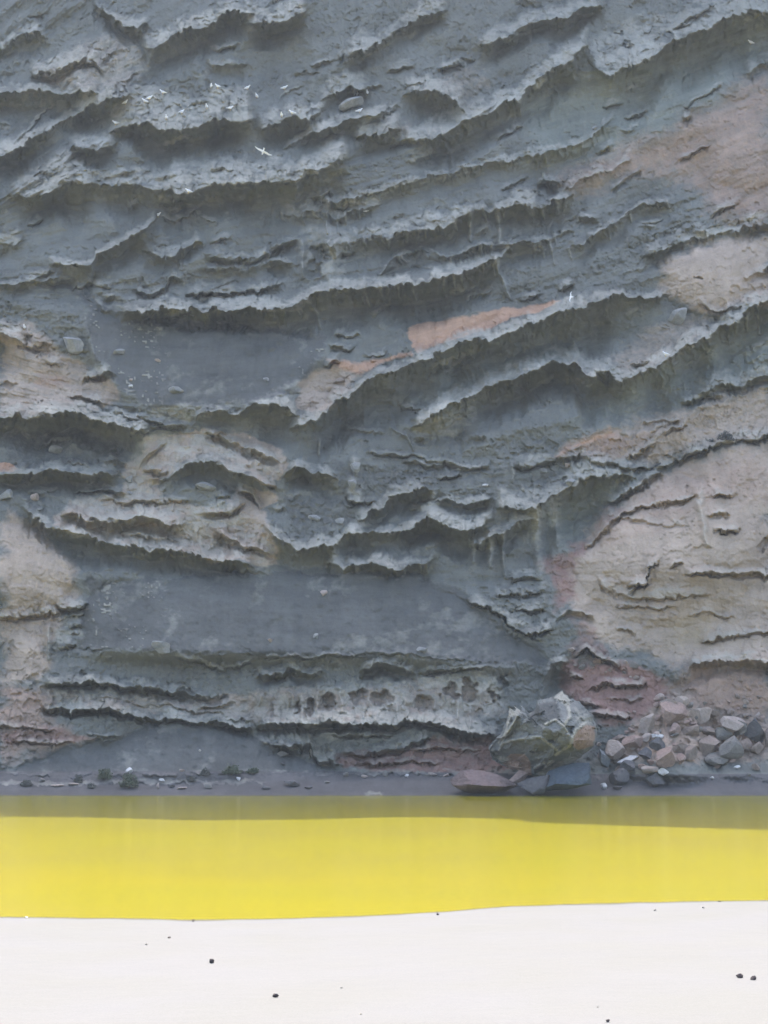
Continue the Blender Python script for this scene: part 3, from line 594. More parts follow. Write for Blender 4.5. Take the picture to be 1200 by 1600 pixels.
# ------------------------------------------------------------ the hazy sea air over the lagoon
def haze_box():
    m = bpy.data.materials.new('hazy_air'); m.use_nodes = True; t = m.node_tree; t.nodes.clear()
    v = t.nodes.new('ShaderNodeVolumePrincipled'); v.inputs['Color'].default_value = (.80, .91, 1, 1); v.inputs['Density'].default_value = .00028; v.inputs['Anisotropy'].default_value = 0.0
    o = t.nodes.new('ShaderNodeOutputMaterial'); t.links.new(v.outputs[0], o.inputs['Volume'])
    bm = bmesh.new(); bmesh.ops.create_cube(bm, size=1)
    for q in bm.verts: q.co = (q.co.x*3100, q.co.y*3100, 57 + q.co.z*128)
    me = bpy.data.meshes.new('haze'); bm.to_mesh(me); bm.free(); me.materials.append(m)
    o = bpy.data.objects.new('haze', me); C.objects.link(o); tag(o, 'pale sea haze filling the air before the cliff', kind='stuff')
haze_box()

# ------------------------------------------------------------ rocks
def ico(sub):
    bm = bmesh.new(); bmesh.ops.create_icosphere(bm, subdivisions=sub, radius=1)
    co = np.array([v.co[:] for v in bm.verts]); fc = np.array([[v.index for v in f.verts] for f in bm.faces]); bm.free()
    return co, fc
ICO = {s: ico(s) for s in (2, 3, 4, 6)}
def rock_shape(sx, sy, sz, seed, sub=3, cuts=11, rough=.05):
    r = np.random.RandomState(seed); co, fc = ICO[sub]; co = co.copy()
    for i in range(cuts):
        n = r.normal(size=3); n /= np.linalg.norm(n); dd = r.uniform(.36, .72)
        dist = co@n-dd; co -= np.where(dist > 0, dist, 0)[:, None]*n
    co /= np.abs(co).max(0)
    nz = fbm(co[:, 0]*2.2+seed, co[:, 1]*2.2+co[:, 2]*3.1, 3, seed)+.5*fbm(co[:, 2]*5+seed, co[:, 0]*5-co[:, 1]*4, 2, seed+3)
    co *= (1+rough*nz)[:, None]
    return co*np.array([sx, sy, sz]), fc
MR = {'pale': rock_mat('pale_rock', (0.359, 0.304, 0.261), (0.296, 0.250, 0.215)), 'pinkish': rock_mat('pinkish_rock', (0.304, 0.222, 0.183), (0.257, 0.195, 0.164)), 'tan': rock_mat('tan_rock', (0.261, 0.207, 0.172), (0.211, 0.172, 0.140)),
      'grey': rock_mat('grey_rock', (0.203, 0.191, 0.168), (0.164, 0.156, 0.140)), 'dark': rock_mat('dark_rock', (.095, .095, .098), (.125, .12, .118)), 'white': rock_mat('white_rock', (0.562, 0.554, 0.530), (0.468, 0.460, 0.445)),
      'slate': rock_mat('slate_rock', (0.156, 0.168, 0.172), (0.203, 0.215, 0.211)), 'maroon': rock_mat('maroon_rock', (0.168, 0.125, 0.117), (0.133, 0.105, 0.101)), 'blue': rock_mat('bluish_rock', (0.094, 0.117, 0.136), (0.074, 0.090, 0.105)),
      'crust': rock_mat('crusted_rock', (0.289, 0.289, 0.273), (0.203, 0.211, 0.207)), 'brown': rock_mat('brown_pebble', (0.078, 0.066, 0.062), (0.055, 0.047, 0.047), 6)}
NSEED = [100]
def rock(px, py, w, h, col, label, group=None, tilt=0., name='boulder', sub=3, sink=.25, cuts=11, deep=.75):
    """a rock whose outline is about w x h photograph pixels, resting against the cliff at px, py"""
    NSEED[0] += 1
    p = cliff_point(px, min(py+h*.45, 1237))[0]; s = p[1]/F
    sx = w*s/2*1.12; sz = h*s/2*1.14; sy = (sx+sz)/2*deep*1.25
    co, fc = rock_shape(sx, sy, sz, NSEED[0], sub, cuts)
    c, si = math.cos(tilt), math.sin(tilt)
    x = co[:, 0]*c-co[:, 2]*si; z = co[:, 0]*si+co[:, 2]*c; co = np.stack([x, co[:, 1], z], -1)
    d = ray(px, py); y = p[1]-sy*(1-2*sink)
    pos = CAM+d*(y/d[1])
    o = mesh_np(name, co, fc, MR[col], smooth=False); o.location = pos
    return tag(o, label, 'boulder' if name == 'boulder' else 'stone', group)
G1 = 'boulders fallen in the rubble pile at the right foot of the cliff'
RUBBLE = [
 (1044,1098,28,18,'pale','pale chunk at the very top left of the rubble pile',.2),(1066,1098,20,18,'pale','pale chunk at the top of the pile, right of another pale chunk',-.2),
 (1053,1115,46,34,'pinkish','largest pinkish boulder high in the rubble pile',.1),(1012,1129,32,30,'pale','pale pointed boulder on the upper left of the rubble pile',.3),
 (1096,1121,34,28,'pale','pale block just left of the small cap stone high on the pile',0),(1113,1114,22,11,'tan','small flat cap stone on top of the pale block',0),
 (1160,1138,24,22,'grey','grey stone squeezed between pale slab and dark boulder',0),(1139,1129,42,25,'pale','wide pale slab sloping on the upper right of the pile',-.2),
 (1182,1143,33,36,'dark','large dark grey boulder at the right end of the pile',0),(1199,1151,12,28,'tan','narrow tan boulder at the right frame edge beside the dark one',0),
 (1056,1137,24,19,'pinkish','pinkish stone under the largest pinkish boulder',.2),(1079,1140,32,19,'tan','tan stone with a slanted top in the middle of the pile',.4),
 (1107,1144,31,17,'tan','tan rounded stone under the pale block',0),(1131,1147,25,21,'grey','grey stone under the wide pale slab',0),
 (1142,1165,37,38,'grey','big greenish grey boulder low on the right of the pile',.1),(1165,1164,19,18,'tan','small tan stone right of the greenish grey boulder',0),
 (1184,1167,24,19,'tan','tan stone at the foot of the large dark boulder',0),(1104,1165,37,31,'tan','big tan boulder in the lower middle of the pile',.2),
 (966,1154,20,15,'pinkish','small pinkish stone on the far left of the pile',0),(990,1161,32,21,'pinkish','pinkish block resting above the dark gap on the left',-.1),
 (1011,1152,20,12,'pale','small pale stone beneath the pale pointed boulder',.2),(1027,1150,17,9,'white','bright white slab in the middle of the rubble pile',-.2),
 (1028,1163,27,20,'dark','dark stone under the bright white slab',0),(1061,1168,29,15,'tan','flat tan slab in the lower middle of the pile',-.1),
 (1081,1177,26,22,'tan','tan stone low in the pile below the flat tan slab',0),(1039,1182,29,30,'pinkish','rounded pinkish boulder at the front foot of the pile',0),
 (1063,1187,17,17,'pinkish','small pinkish stone at the front foot, right of the rounded boulder',.5),(1123,1185,40,18,'grey','low greenish grey slab at the front right of the pile',.15),
 (1009,1178,22,19,'dark','dark stone left of the rounded pinkish boulder',0),(985,1199,28,20,'dark','dark stone under the long white slab',0),
 (957,1177,36,36,'pale','pale angular boulder with a pink face at the left of the pile',.1),(975,1188,40,11,'white','long white tilted slab leaning on the pale angular boulder',.35),
 (943,1184,17,28,'slate','upright slate stone beside the huge crusted rock',.2),(965,1213,32,24,'dark','dark blocky stone at the waterside left of the pile',0),
 (1014,1203,27,11,'pale','flat pale stone on the dark shore in front of the pile',.1),(1037,1206,15,10,'white','small whitish stone on the dark shore in front of the pile',-.5),
 (1024,1219,25,21,'dark','dark boulder standing near the water in front of the pile',0),(944,1228,9,10,'white','small white stone by the water below the slate stone',0),
 (964,1230,15,7,'dark','small flat dark stone by the water left of the dark boulder',0),(1153,1199,11,6,'white','small white stone on the shore right of the pile',.2),
 (1170,1210,7,5,'grey','tiny grey stone on the shore at far right',0),(1113,1215,6,4,'white','tiny white pebble on the shore under the grey slab',0)]
_r = np.random.RandomState(11)
for _k in range(150):                                    # crumbled fragments between and above the boulders
    t = _r.uniform(0, 1); px = 935+265*t; py = _r.uniform(1085 if px > 1020 else 1150-.8*(px-935), 1200)
    if _k > 120: px = _r.uniform(885, 1000); py = 1022+.25*(px-885)+_r.uniform(-12, 14)
    w = _r.uniform(4.5, 8) if _r.rand() < .6 else _r.uniform(8, 14); col = ['pale', 'pinkish', 'tan', 'grey', 'tan', 'pinkish'][_r.randint(6)]
    rock(px, py, w, w*_r.uniform(.5, .85), col, ('tiny ' if w < 8 else 'small ')+{'pinkish': 'pink', 'pale': 'pale', 'tan': 'brownish', 'grey': 'grey'}[col]+' fragment '+('high in' if py < 1130 else 'halfway up' if py < 1168 else 'at the foot of')+' the rubble pile, '+['beside the huge block', 'towards its left', 'in its middle', 'towards its right', 'at the frame edge'][min(4, int((px-935)/54))] if _k <= 120 else ('tiny ' if w < 8 else 'small ')+col+' fragment on the '+['left', 'middle', 'right'][min(2, int((px-885)/39))]+' of the red ledge above the huge block',
         'small fragments of the rubble pile' if _k <= 120 else 'small fragments on the red ledge', _r.uniform(-.5, .5), sub=2, sink=.3)
for a in RUBBLE: rock(*a[:6], group=G1, tilt=a[6], sub=3 if a[2] > 12 else 2)
G2 = 'stones lying on the ledges and ash slopes of the cliff'
PERCHED = [
 (553,163,46,17,'crust','long grey boulder on the upper ledge under two gulls',.25),(112,537,38,27,'crust','large grey boulder on the pale slope at the left',-.35),
 (317,759,38,14,'crust','flat pale boulder on the ash below the left arch',0),(250,1010,28,20,'crust','grey boulder resting at the foot of the lower ash slope',-.1),
 (1058,497,32,22,'crust','pale boulder with a dark underside below the beige mass',.35),(506,926,11,9,'pale','small pale stone high on the lower ash slope',.3),
 (493,994,8,8,'crust','small grey stone low on the ash slope, below the pale stone',0),(422,1000,7,7,'pale','small pale stone at the left foot of the ash slope',0),
 (659,1015,16,8,'crust','flat stone near the right foot of the ash slope',0),(491,808,18,11,'crust','grey stone inside the bowl of the central ledge',-.1),
 (87,703,20,13,'crust','small stone on the ash shelf at the left edge',.1),(55,777,14,11,'pale','white stone on the lower left shelf',0),
 (12,773,26,14,'crust','pale slab at the left frame edge above the white stone',.1),(203,748,16,12,'crust','round pale stone at the foot of the pale crust',0),
 (849,735,12,11,'crust','small stone on the sloping shelf above the overhang, left one',.4),(886,727,11,8,'pale','small pale stone on the sloping shelf, right one',.3),
 (893,753,18,11,'crust','stone at the rim of the right overhang',.2),(758,758,9,4,'white','small white stone on the central shelf',0),
 (531,814,14,9,'crust','stone on the central ledge rim, left of the middle',0),(205,603,9,5,'white','tiny white stone in the dark ash hollow, lowest on the left',0),
 (186,550,18,9,'crust','pale stone at the upper left of the dark ash hollow',.1),(247,563,10,5,'pale','small pale stone on the open dark ash',0),
 (277,610,26,9,'crust','pale flat stone low on the dark ash',0),(228,673,9,6,'crust','small stone at the top of the pale crust',0),
 (416,592,9,8,'crust','small round stone at the right of the dark ash',0),(555,729,15,17,'crust','knobbly stone pillar on the central shelf',0),
 (550,758,15,15,'crust','lower knobbly stone on the central shelf',.3),(622,443,9,8,'pale','small pale stone lodged in the middle ledge',0),
 (530,596,20,10,'tan','brown stone on the beige patch',.1),(202,770,8,6,'crust','little stone below the round pale stone',0),(205,593,6,5,'pale','speck sized stone in the ash hollow',0),
 (930,200,9,6,'crust','small stone in the green hollow, upper right',.2)]
for a in PERCHED: rock(*a[:6], group=G2, tilt=a[6], sub=3 if a[2] > 16 else 2, sink=.3)
G3 = 'stones along the far shore of the lake'
SHORE = [
 (458,1223,27,9,'dark','largest dark flat stone at the far waterline, left of centre',0),(415,1230,15,6,'dark','dark stone left of the largest dark shore stone',0),(481,1230,13,4,'dark','flat dark stone right of the largest dark shore stone',0),
 (440,1177,20,11,'grey','grey stone on the ash just left of the white upright one',.2),(488,1177,9,13,'white','white upright stone under the lowest ledge end',.5),(441,1193,8,4,'dark','tiny dark stone under the grey stone',0),
 (570,1213,10,5,'pale','pale stone on the far shore below the red band, leftmost',0),(602,1208,8,10,'grey','upright grey stone below the red band',0),(636,1212,7,5,'white','white stone on the far shore below the red band',0),
 (652,1208,6,8,'grey','small grey stone right of the white shore stone',0),(676,1209,13,5,'pale','long pale stone on the far shore below the red band',0),(698,1211,11,5,'pale','pale stone next to the reddish outcrop',0),(541,1210,9,7,'grey','grey stone on the shore where the red band begins',0),
 (254,1219,10,5,'white','white stone behind the shrubs on the left shore',0),(246,1228,5,9,'pale','thin pale stone under the white left shore stone',0),(325,1228,13,9,'grey','grey stone at the left waterline beneath the green shrub',0),
 (373,1217,7,6,'white','small white stone right of the green shrub',0),(267,1228,12,5,'dark','dark stone at the left waterline',0),(285,1231,16,3,'pale','flat pale stone at the left waterline',0),(65,1219,10,6,'grey','grey stone at far left shore',0),
 (115,1225,15,3,'pale','flat pale stone at the far left waterline',0),(90,1227,20,3,'pale','flattest pale stone at the far left waterline',0),(284,1203,9,6,'pale','pale stone at the foot of the dark talus fan',0),(201,1205,11,9,'white','bright white stone above the tallest left shrub',.4),
 (312,1172,4,4,'white','white pebble on the dark talus fan',0),(733,1224,26,16,'grey','grey rock beside the maroon outcrop',0),(510,1222,10,4,'grey','grey pebble on the shore left of the red band',0)]
for a in SHORE: rock(*a[:6], group=G3, tilt=a[6], name='shore_stone', sub=2, sink=.3)

# big rocks with traced outlines
def big_rock(name, outline, depth, front, mat, label, masks=None, ridges=(), seed=1, sub=6, rough=.12, cx=None, cy=None):
    px = [p[0] for p in outline]; py = [p[1] for p in outline]
    cx = cx or (min(px)+max(px))/2; cy = cy or (min(py)+max(py))/2
    co, fc = ICO[sub]; co = co.copy()
    th = np.arctan2(co[:, 2], co[:, 0]); rho = np.hypot(co[:, 0], co[:, 2])
    oth = np.array([math.atan2(cy-y, x-cx) for x, y in outline]); orr = np.array([math.hypot(x-cx, y-cy) for x, y in outline])
    # dense outline, star shaped about its centre
    P_ = []; n = len(outline)
    for i in range(n):
        for t in np.linspace(0, 1, 12, endpoint=False):
            x = outline[i][0]*(1-t)+outline[(i+1) % n][0]*t; y = outline[i][1]*(1-t)+outline[(i+1) % n][1]*t
            P_.append((math.atan2(cy-y, x-cx), math.hypot(x-cx, y-cy)))
    P_.sort(); pa = np.array(P_); R = np.interp(th, np.r_[pa[:, 0]-2*np.pi, pa[:, 0], pa[:, 0]+2*np.pi], np.tile(pa[:, 1], 3))
    q = np.minimum(rho, 1); q = q**.92
    R = R*(1+.035*fbm(th*5, 0*th, 4, seed+50)+.02*vnoise(th*22, 0*th, seed+51))
    X_ = cx+R*q*co[:, 0]/np.maximum(rho, 1e-6); Y_ = cy-R*q*co[:, 2]/np.maximum(rho, 1e-6)
    dep = depth*np.sign(co[:, 1])*np.abs(co[:, 1])**.75
    r = np.random.RandomState(seed); fr = co[:, 1] < .1
    wx = 4*fbm(X_/12, Y_/12, 3, seed+1)
    fac = np.zeros(len(co))
    for i in range(9):                                    # broad facets
        ax, ay = r.uniform(min(px), max(px)), r.uniform(min(py), max(py)); a = r.uniform(0, 6.28)
        fac += np.abs((X_-ax+wx)*math.cos(a)+(Y_-ay)*math.sin(a))/60
    fac = (fac-fac.mean())
    cell = np.abs(vnoise(X_/17+Y_/60+seed, Y_/13-X_/50, seed+7))
    dep += np.where(fr, 1.25*fac*depth/3+.8*rough*depth*fbm(X_/24+wx/20, Y_/17, 5, seed)+.05*depth*cell, 0)*(1-.5*sst(q, .8, 1))
    _, gap, idv, gxx = worley(X_/24+wx*.08, Y_/17, seed+60); dep += np.where(fr, depth*(.20*gxx+.07*(idv-.5)-.04*(1-sst(gap, 0, .15))), 0)
    _, gap, idv, gxx = worley(X_/8, Y_/6.5, seed+70); dep += np.where(fr, depth*.05*gxx, 0)
    crust = .22*np.clip(fbm(X_/14, Y_/9, 4, seed+31)-.1, 0, 1)*2 if masks and name == 'huge_boulder' else np.zeros(len(co))
    for pts, hw, h in ridges:
        best = np.zeros(len(co))
        for j in range(len(pts)-1):
            dd, t = segdist(X_+wx*.5, Y_, *pts[j], *pts[j+1]); best = np.maximum(best, np.exp(-(dd/hw)**2))
        dep -= np.where(fr, h*best, 0); crust = np.maximum(crust, best if h > 0 else 0)
    at = {k: np.zeros(len(co)) for k in ('crust', 'pink', 'beige', 'orange', 'red', 'ash', 'teal', 'yellow', 'sand', 'smooth', 'bed')}
    at['crust'] = crust*.9
    for k, ms in (masks or {}).items():
        for poly, soft, s in ms: at[k] = np.maximum(at[k], s*polymask(X_+wx*.6, Y_, poly, soft))
    d = ray(X_, Y_); y = front+depth+dep
    Pw = CAM+d*(y/d[:, 1])[:, None]
    c0 = Pw.mean(0); c0[2] = Pw[:, 2].min()
    o = mesh_np(name, Pw-c0, fc, mat, at, smooth=False); o.location = c0
    return tag(o, label, 'boulder')
def cliffy(name, base, crustc=None):
    k = N(name); vec = k.n('ShaderNodeTexCoord').outputs['Object']
    n2 = k.noise(1.6, 6, .6, vec); n3 = k.noise(7, 5, .6, vec)
    c = k.mix(1.0, base, base)
    for nm in ('teal', 'beige', 'pink', 'red', 'ash', 'crust'):
        f = k.math('ADD', k.attr(nm), k.math('MULTIPLY', k.math('SUBTRACT', n2, .5), .8))
        f = k.math('MULTIPLY', k.mapr(f, .25, .7), k.mapr(k.attr(nm), 0., .12)); c = k.mix(f, c, COL[nm])
    k.l(k.scalec(c, k.math('ADD', k.mapr(n2, .3, .7, .85, 1.12), k.mapr(n3, .3, .7, -.1, .1))), k.b.inputs['Base Color'])
    k.bump(k.math('ADD', n2, k.math('MULTIPLY', n3, .3)), .8, .3); return k.m
M_BIG = cliffy('crusted_boulder_rock', (.178, .184, .172))
big_rock('huge_boulder', [(762,1168),(772,1155),(785,1145),(792,1122),(797,1103),(815,1102),(812,1118),(835,1112),(840,1095),(862,1090),(877,1080),(890,1092),(905,1098),(918,1110),(932,1128),(933,1140),(928,1165),(915,1178),(895,1195),(875,1205),(857,1216),(835,1213),(812,1206),(790,1197),(770,1188)],
         2.6, 97.5+2.2, M_BIG, 'huge crusted grey green rock block with a pink lower corner by the water',
         {'pink': [([(782,1190),(800,1178),(820,1178),(830,1195),(832,1214),(800,1206)],4,1.),([(897,1145),(915,1132),(930,1135),(926,1165),(905,1172),(895,1165)],4,1.)],
          'crust': [([(792,1122),(797,1102),(816,1101),(810,1118)],3,.9),([(865,1090),(878,1080),(892,1094),(885,1105)],4,.9),([(835,1210),(862,1195),(895,1180),(905,1185),(860,1216)],4,.7),([(765,1175),(800,1185),(785,1196)],4,.7),([(895,1100),(930,1125),(925,1135),(900,1130)],5,.5)],
          'ash': [([(840,1100),(868,1095),(880,1120),(860,1132),(820,1130)],6,.8)]},
         [([(797,1120),(790,1145),(778,1160)],2,.4),([(808,1118),(795,1140),(784,1162),(780,1172)],2,.4),([(780,1162),(820,1153),(845,1152),(870,1172)],2.2,.35),([(852,1132),(868,1124),(885,1140),(893,1155)],2,.3),
          ([(885,1095),(890,1120),(882,1132)],3,.5),([(868,1180),(890,1165),(900,1140),(915,1130)],3,.3),([(836,1200),(850,1192)],3,.4),([(850,1202),(862,1190)],3,.4),([(815,1140),(840,1138)],10,-.4),([(850,1175),(875,1150)],8,-.4)], seed=5)
rock(760,1222,96,36,'maroon','low maroon rock at the waterline left of the huge block',tilt=-.08,sub=4,cuts=15,sink=.15)
rock(894,1218,84,42,'blue','dark bluish wet rock at the waterline under the huge block',tilt=.12,sub=4,cuts=15,sink=.1)
rock(833,1226,50,26,'dark','blackish rock wedged between the maroon and bluish rocks',sub=4,cuts=13,sink=.1)
rock(812,1214,34,22,'pinkish','pinkish rock leaning on the maroon one under the huge block',sub=3,tilt=.3,sink=.1)

# ------------------------------------------------------------ stones on the beach
G4 = 'stones scattered on the pale beach'
BEACH = [(330,1505,9,8,'brown','dark triangular stone on the beach, left of centre'),(430,1558,11,7,'brown','dark rounded stone on the beach nearest the bottom centre'),(1156,1528,11,8,'brown','left one of the two dark stones side by side at right'),
 (1176,1531,11,9,'brown','right one of the two dark stones side by side at right'),(302,1440,5,4,'brown','tiny dark stone near the lake edge at left'),(264,1466,6,3,'brown','tiny flat stone below the one near the lake edge'),(684,1430,5,5,'brown','small dark stone at the lake edge in the middle'),
 (534,1544,5,3,'grey','faint grey pebble in the middle of the beach'),(563,1585,5,3,'grey','faint grey pebble at the bottom of the beach'),(950,1597,7,7,'brown','dark stone cut by the bottom edge of the frame'),(1125,1409,7,3,'brown','small stone at the lake edge on the right'),
 (1023,1423,5,3,'grey','tiny pebble close to the right lake edge'),(41,1434,6,4,'white','white pebble at the lake edge on the far left'),(228,1476,5,3,'grey','tiny grey pebble in the left part of the beach'),(1099,1419,4,3,'grey','speck of a pebble below the right lake edge'),(934,1574,4,2,'grey','tiny pebble above the stone cut by the frame')]
for px, py, w, h, col, lab in BEACH:
    z = 0.0
    for _ in range(8):
        p = on_level(px, py, z); z = float(beach_z(p[0:1], p[1:2])[0])
    s = p[1]/F; NSEED[0] += 1
    co, fc = rock_shape(w*s/2, w*s/2*.9, h*s/2*1.15, NSEED[0], 3, 12)
    o = mesh_np('beach_stone', co, fc, MR[col], smooth=False); o.location = (p[0], p[1], z+h*s/2*.55); tag(o, lab, 'stone', G4)

# ------------------------------------------------------------ shrubs
def shrub_mat(name, a, b):
    k = N(name); n = k.noise(2.5, 3); k.l(k.mix(k.mapr(n, .35, .65), a, b), k.b.inputs['Base Color']); return k.m
M_SH = shrub_mat('shrub_leaves', (.085, .100, .070), (.125, .14, .10)); M_DRY = shrub_mat('dry_shrub_leaves', (.11, .115, .105), (.15, .15, .135)); M_ST = shrub_mat('shrub_stem', (.12, .09, .06), (.16, .12, .09))
def shrub(px, py, w, h, mat, label, seed):
    w *= .88; h *= .88; r = np.random.RandomState(seed); p = cliff_point(px, min(py+h*.45, 1236))[0]; s = p[1]/F; sx = w*s/2; hz = h*s
    n = int(1100*min(1, w/26)); ang = r.uniform(0, 6.283, n); el = np.arccos(r.uniform(0, 1, n)); rr = r.uniform(.35, 1, n)**.6
    lump = 1+.35*vnoise(ang*1.6, el*3, seed)
    c = np.stack([sx*rr*lump*np.sin(el)*np.cos(ang), sx*.8*rr*lump*np.sin(el)*np.sin(ang), hz*(.12+.85*rr*np.cos(el)*lump)], -1)
    L = r.uniform(.05, .10, n)[:, None]; u = r.normal(size=(n, 3)); u /= np.linalg.norm(u, axis=1)[:, None]; v = np.cross(u, r.normal(size=(n, 3))); v /= np.linalg.norm(v, axis=1)[:, None]
    co = np.stack([c-u*L, c+v*L*.45, c+u*L, c-v*L*.45], 1).reshape(-1, 3); fc = np.arange(4*n).reshape(-1, 4)
    root = bpy.data.objects.new('shrub', None); C.objects.link(root); root.location = p
    tag(root, label, 'shrub', 'shrubs along the far shore'); mesh_np('foliage', co, fc, mat, smooth=False, parent=root)
    sc = []; sf = []
    for k in range(9):
        a = r.uniform(0, 6.28); e = np.array([sx*.7*math.cos(a), sx*.5*math.sin(a), hz*r.uniform(.6, .9)])
        for j in range(3):
            b = 6.283*j/3; o = np.array([math.cos(b), math.sin(b), 0])
            sc += [o*.022, e+o*.006]
        i0 = k*6
        for j in range(3): sf.append([i0+2*j, i0+2*((j+1) % 3), i0+2*((j+1) % 3)+1, i0+2*j+1])
    mesh_np('stem', np.array(sc), np.array(sf), M_ST, parent=root)
for i, a in enumerate([(201,1222,30,25,M_SH,'tallest green shrub on the left shore under the white stone'),(163,1211,26,19,M_SH,'green shrub left of the tallest shrub'),(362,1204,32,17,M_SH,'widest dark green shrub at the foot of the talus'),
  (122,1218,14,14,M_DRY,'dry greyish shrub on the left shore'),(41,1224,20,11,M_DRY,'low dry shrub near the left frame edge'),(321,1207,16,13,M_DRY,'dry shrub just left of the widest dark green one'),(395,1205,20,9,M_SH,'low green shrub right of the widest one'),
  (143,1228,16,8,M_DRY,'low dry tuft at the waterline between two shrubs'),(300,1218,14,8,M_DRY,'small dry tuft under the dry shrub')]): shrub(*a, seed=40+i)
# dark plants rooted in the crack on the right
for i, (px, py, w, h, lab) in enumerate([(1034,727,20,6,'lowest dark plant in the crack at the right'),(1052,722,22,8,'second dark plant up the crack at the right'),(1078,712,16,9,'third dark plant up the crack at the right'),(1093,703,14,11,'dark bushy plant in the crack, fourth from the bottom'),(1112,694,14,17,'tall dark plant in the crack, fifth from the bottom'),(1135,683,28,18,'widest dark plant at the top of the crack')]):
    shrub(px, py, w, h, shrub_mat('crack_plant_leaves', (.075, .08, .08), (.12, .12, .12)) if i == 0 else bpy.data.materials['crack_plant_leaves'], lab, 70+i)

# ------------------------------------------------------------ gulls
def plain(name, col, rough=.7):
    k = N(name); k.l(k.mix(k.mapr(k.noise(20, 2), .3, .7), col, tuple(c*.92 for c in col)), k.b.inputs['Base Color']); k.b.inputs['Roughness'].default_value = rough; return k.m
M_W = plain('white_feathers', (.88, .88, .88)); M_G = plain('grey_wing_feathers', (.74, .75, .76)); M_Y = plain('yellow_beak', (.6, .38, .05))
def loft(rings):
    co = []; n = len(rings[0]); 
    for r in rings: co += list(r)
    fc = [[i*n+j, i*n+(j+1) % n, (i+1)*n+(j+1) % n, (i+1)*n+j] for i in range(len(rings)-1) for j in range(n)]
    return co, fc
def body_rings(path):                                     # path: (x, z, ry, rz): bird points along -x
    out = []
    for x, z, ry, rz in path:
        out.append([(x, ry*math.cos(t), z+rz*math.sin(t)) for t in np.linspace(0, 2*math.pi, 12, endpoint=False)])
    return out
def make_gull(flying):
    root = bpy.data.objects.new('gull', None); C.objects.link(root)
    if not flying:
        co, fc = loft(body_rings([(-.215,.335,.003,.003),(-.205,.335,.025,.026),(-.175,.34,.042,.044),(-.14,.325,.043,.05),(-.115,.285,.045,.055),(-.08,.24,.075,.08),(0,.205,.092,.09),(.09,.19,.08,.075),(.17,.18,.045,.04),(.25,.17,.035,.015),(.30,.165,.03,.004)]))
    else:
        co, fc = loft(body_rings([(-.27,.0,.003,.003),(-.26,0,.025,.026),(-.23,.0,.042,.044),(-.19,0,.043,.045),(-.12,0,.07,.07),(0,0,.085,.08),(.10,.0,.07,.065),(.19,0,.04,.035),(.27,0,.06,.012),(.33,0,.07,.004)]))
    mesh_np('body', np.array(co), np.array(fc), M_W, parent=root)
    hx, hz = ((-.212, .333) if not flying else (-.265, -.002))
    bk, bf = loft([[(hx+.015, .011*math.cos(t), hz+.011*math.sin(t)) for t in np.linspace(0, 6.283, 8, endpoint=False)], [(hx-.03, .008*math.cos(t), hz-.003+.009*math.sin(t)) for t in np.linspace(0, 6.283, 8, endpoint=False)], [(hx-.055, .002*math.cos(t), hz-.012+.003*math.sin(t)) for t in np.linspace(0, 6.283, 8, endpoint=False)]])
    mesh_np('beak', np.array(bk), np.array(bf), M_Y, parent=root)
    for s in (-1, 1):
        if flying:
            rings = []
            for t, sw, lift, ch in [(0, 0, .03, .17), (.2, -.03, .09, .17), (.38, -.05, .12, .145), (.52, 0, .10, .11), (.64, .09, .06, .06), (.70, .16, .04, .012)]:
                rings.append([(sw-.05+ch*.5-ch*.5*math.cos(a)-.03, s*(.05+t), lift+.012*math.sin(a)*(ch/.17)) for a in np.linspace(0, 6.283, 10, endpoint=False)])
            c_, f_ = loft(rings)
        else:
            c_, f_ = loft([[(x, s*(yo+.012*math.cos(a)), z+rz*math.sin(a)) for a in np.linspace(0, 6.283, 10, endpoint=False)] for x, yo, z, rz in [(-.09,.055,.235,.01),(-.05,.08,.235,.05),(.05,.088,.21,.055),(.15,.065,.20,.04),(.25,.035,.195,.02),(.34,.015,.185,.004)]])
        mesh_np('wing', np.array(c_), np.array(f_), M_G if not flying else M_W, parent=root)
        if not flying:
            c_, f_ = loft([[(.0+ox, s*.035+.007*math.cos(a), z+.0+.007*math.sin(a)*0) if False else (ox+.007*math.cos(a), s*.035+.007*math.sin(a), z) for a in np.linspace(0, 6.283, 6, endpoint=False)] for ox, z in [(.0,.14),(.012,.07),(0,.0)]])
            mesh_np('leg', np.array(c_), np.array(f_), M_Y, parent=root)
    return root
def copy_tree(root):
    r = root.copy(); C.objects.link(r)
    for ch in root.children:
        c = ch.copy(); C.objects.link(c); c.parent = r
    return r
GP = 'gulls resting on the cliff ledges'
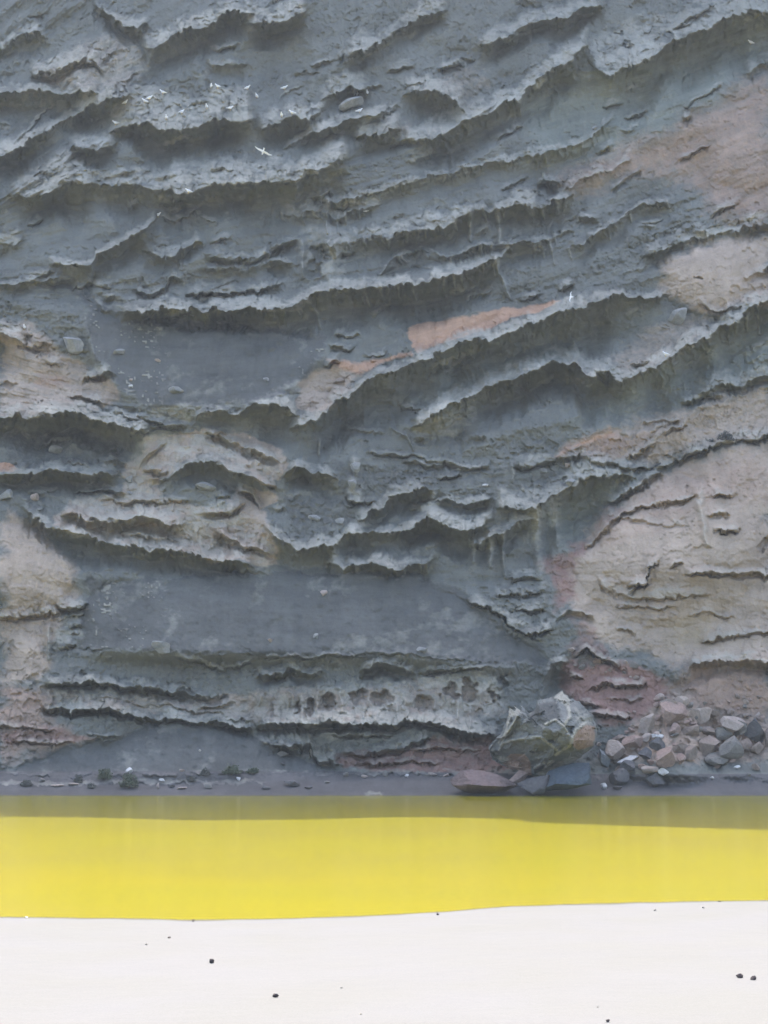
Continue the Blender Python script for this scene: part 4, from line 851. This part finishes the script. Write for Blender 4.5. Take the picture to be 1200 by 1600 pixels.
PER = [(180,196,0,'gull on the tip of the upper left ledge, lowest of the flock at left'),(196,164,2.6,'gull at the left end of the bird ledge above the lowest one'),(226,162,.5,'gull left one of the close pair near the grey column'),(234,157,2.9,'gull right one of the close pair near the grey column'),
 (254,148,.3,'gull alone at the top rim, right of the close pair'),(260,188,1.5,'gull facing outward above the dark hollow, second lowest at left'),(284,179,2.8,'gull near the ledge lip right of the outward facing one'),(323,171,1.4,'gull in the middle of the bird ledge'),(360,173,3.3,'gull in the middle ledge, right of the middle one'),
 (330,139,1.7,'smaller gull beside a bigger one at the upper rim'),(340,139,.4,'brightest gull at the upper rim of the bird ledge'),(387,141,2.7,'gull high on the ledge between the brightest one and the diagonal step'),(401,154,1.2,'gull just under the diagonal step, left of the highest'),(445,141,3.,'gull on the grey slope above the pair at the lip'),
 (440,184,1.5,'gull at the lip, left one of the pair above the flying gull'),(456,180,.2,'gull at the lip, right one of the pair above the flying gull'),(559,152,1.5,'gull standing on the long grey boulder, left one'),(574,149,1.4,'gull standing on the long grey boulder, right one'),
 (38,516,1.6,'gull alone on the pale slope at the left edge'),(247,340,2.8,'gull on the peak of the thin diagonal ledge'),(351,1134,1.5,'white bird standing at the lowest ledge above the dark talus'),(294,303,.4,'gull at the lip under the bird ledge'),(1040,558,.3,'gull on the pale rim of the right overhang'),(562,177,3.,'gull sitting just below the long grey boulder'),(1173,70,.3,'gull in the green hollow at the top right')]
g0 = make_gull(False)
for i, (px, py, rz, lab) in enumerate(PER):
    o = g0 if i == 0 else copy_tree(g0)
    p = cliff_point(px, py, .12)[0]; o.location = p; o.rotation_euler = (0, 0, rz); o.scale = (1.25,)*3 if i != 20 else (1.45, 1.45, 1.6)
    tag(o, lab, 'gull', GP)
g1 = make_gull(True)
from mathutils import Matrix
for i, (px, py, span, tail, sc, lab) in enumerate([(411,237,(.88,0,-.47),(.3,-.7,.6),1.15,'large white gull gliding with spread wings across the upper cliff'),(572,330,(1,0,.1),(.1,-.8,.4),.35,'tiny gull flying over the smooth grey face in the middle'),(892,464,(.15,0,1),(.8,-.5,0),.62,'white gull flying steeply banked above the orange band')]):
    o = g1 if i == 0 else copy_tree(g1)
    yv = Vector(span).normalized(); xv = Vector(tail); xv = (xv-yv*xv.dot(yv)).normalized(); zv = xv.cross(yv)
    m = Matrix((xv, yv, zv)).transposed()
    p = cliff_point(px, py, 3.0)[0]; o.location = p; o.rotation_euler = m.to_euler(); o.scale = (sc,)*3
    tag(o, lab, 'gull', 'gulls in flight before the cliff')
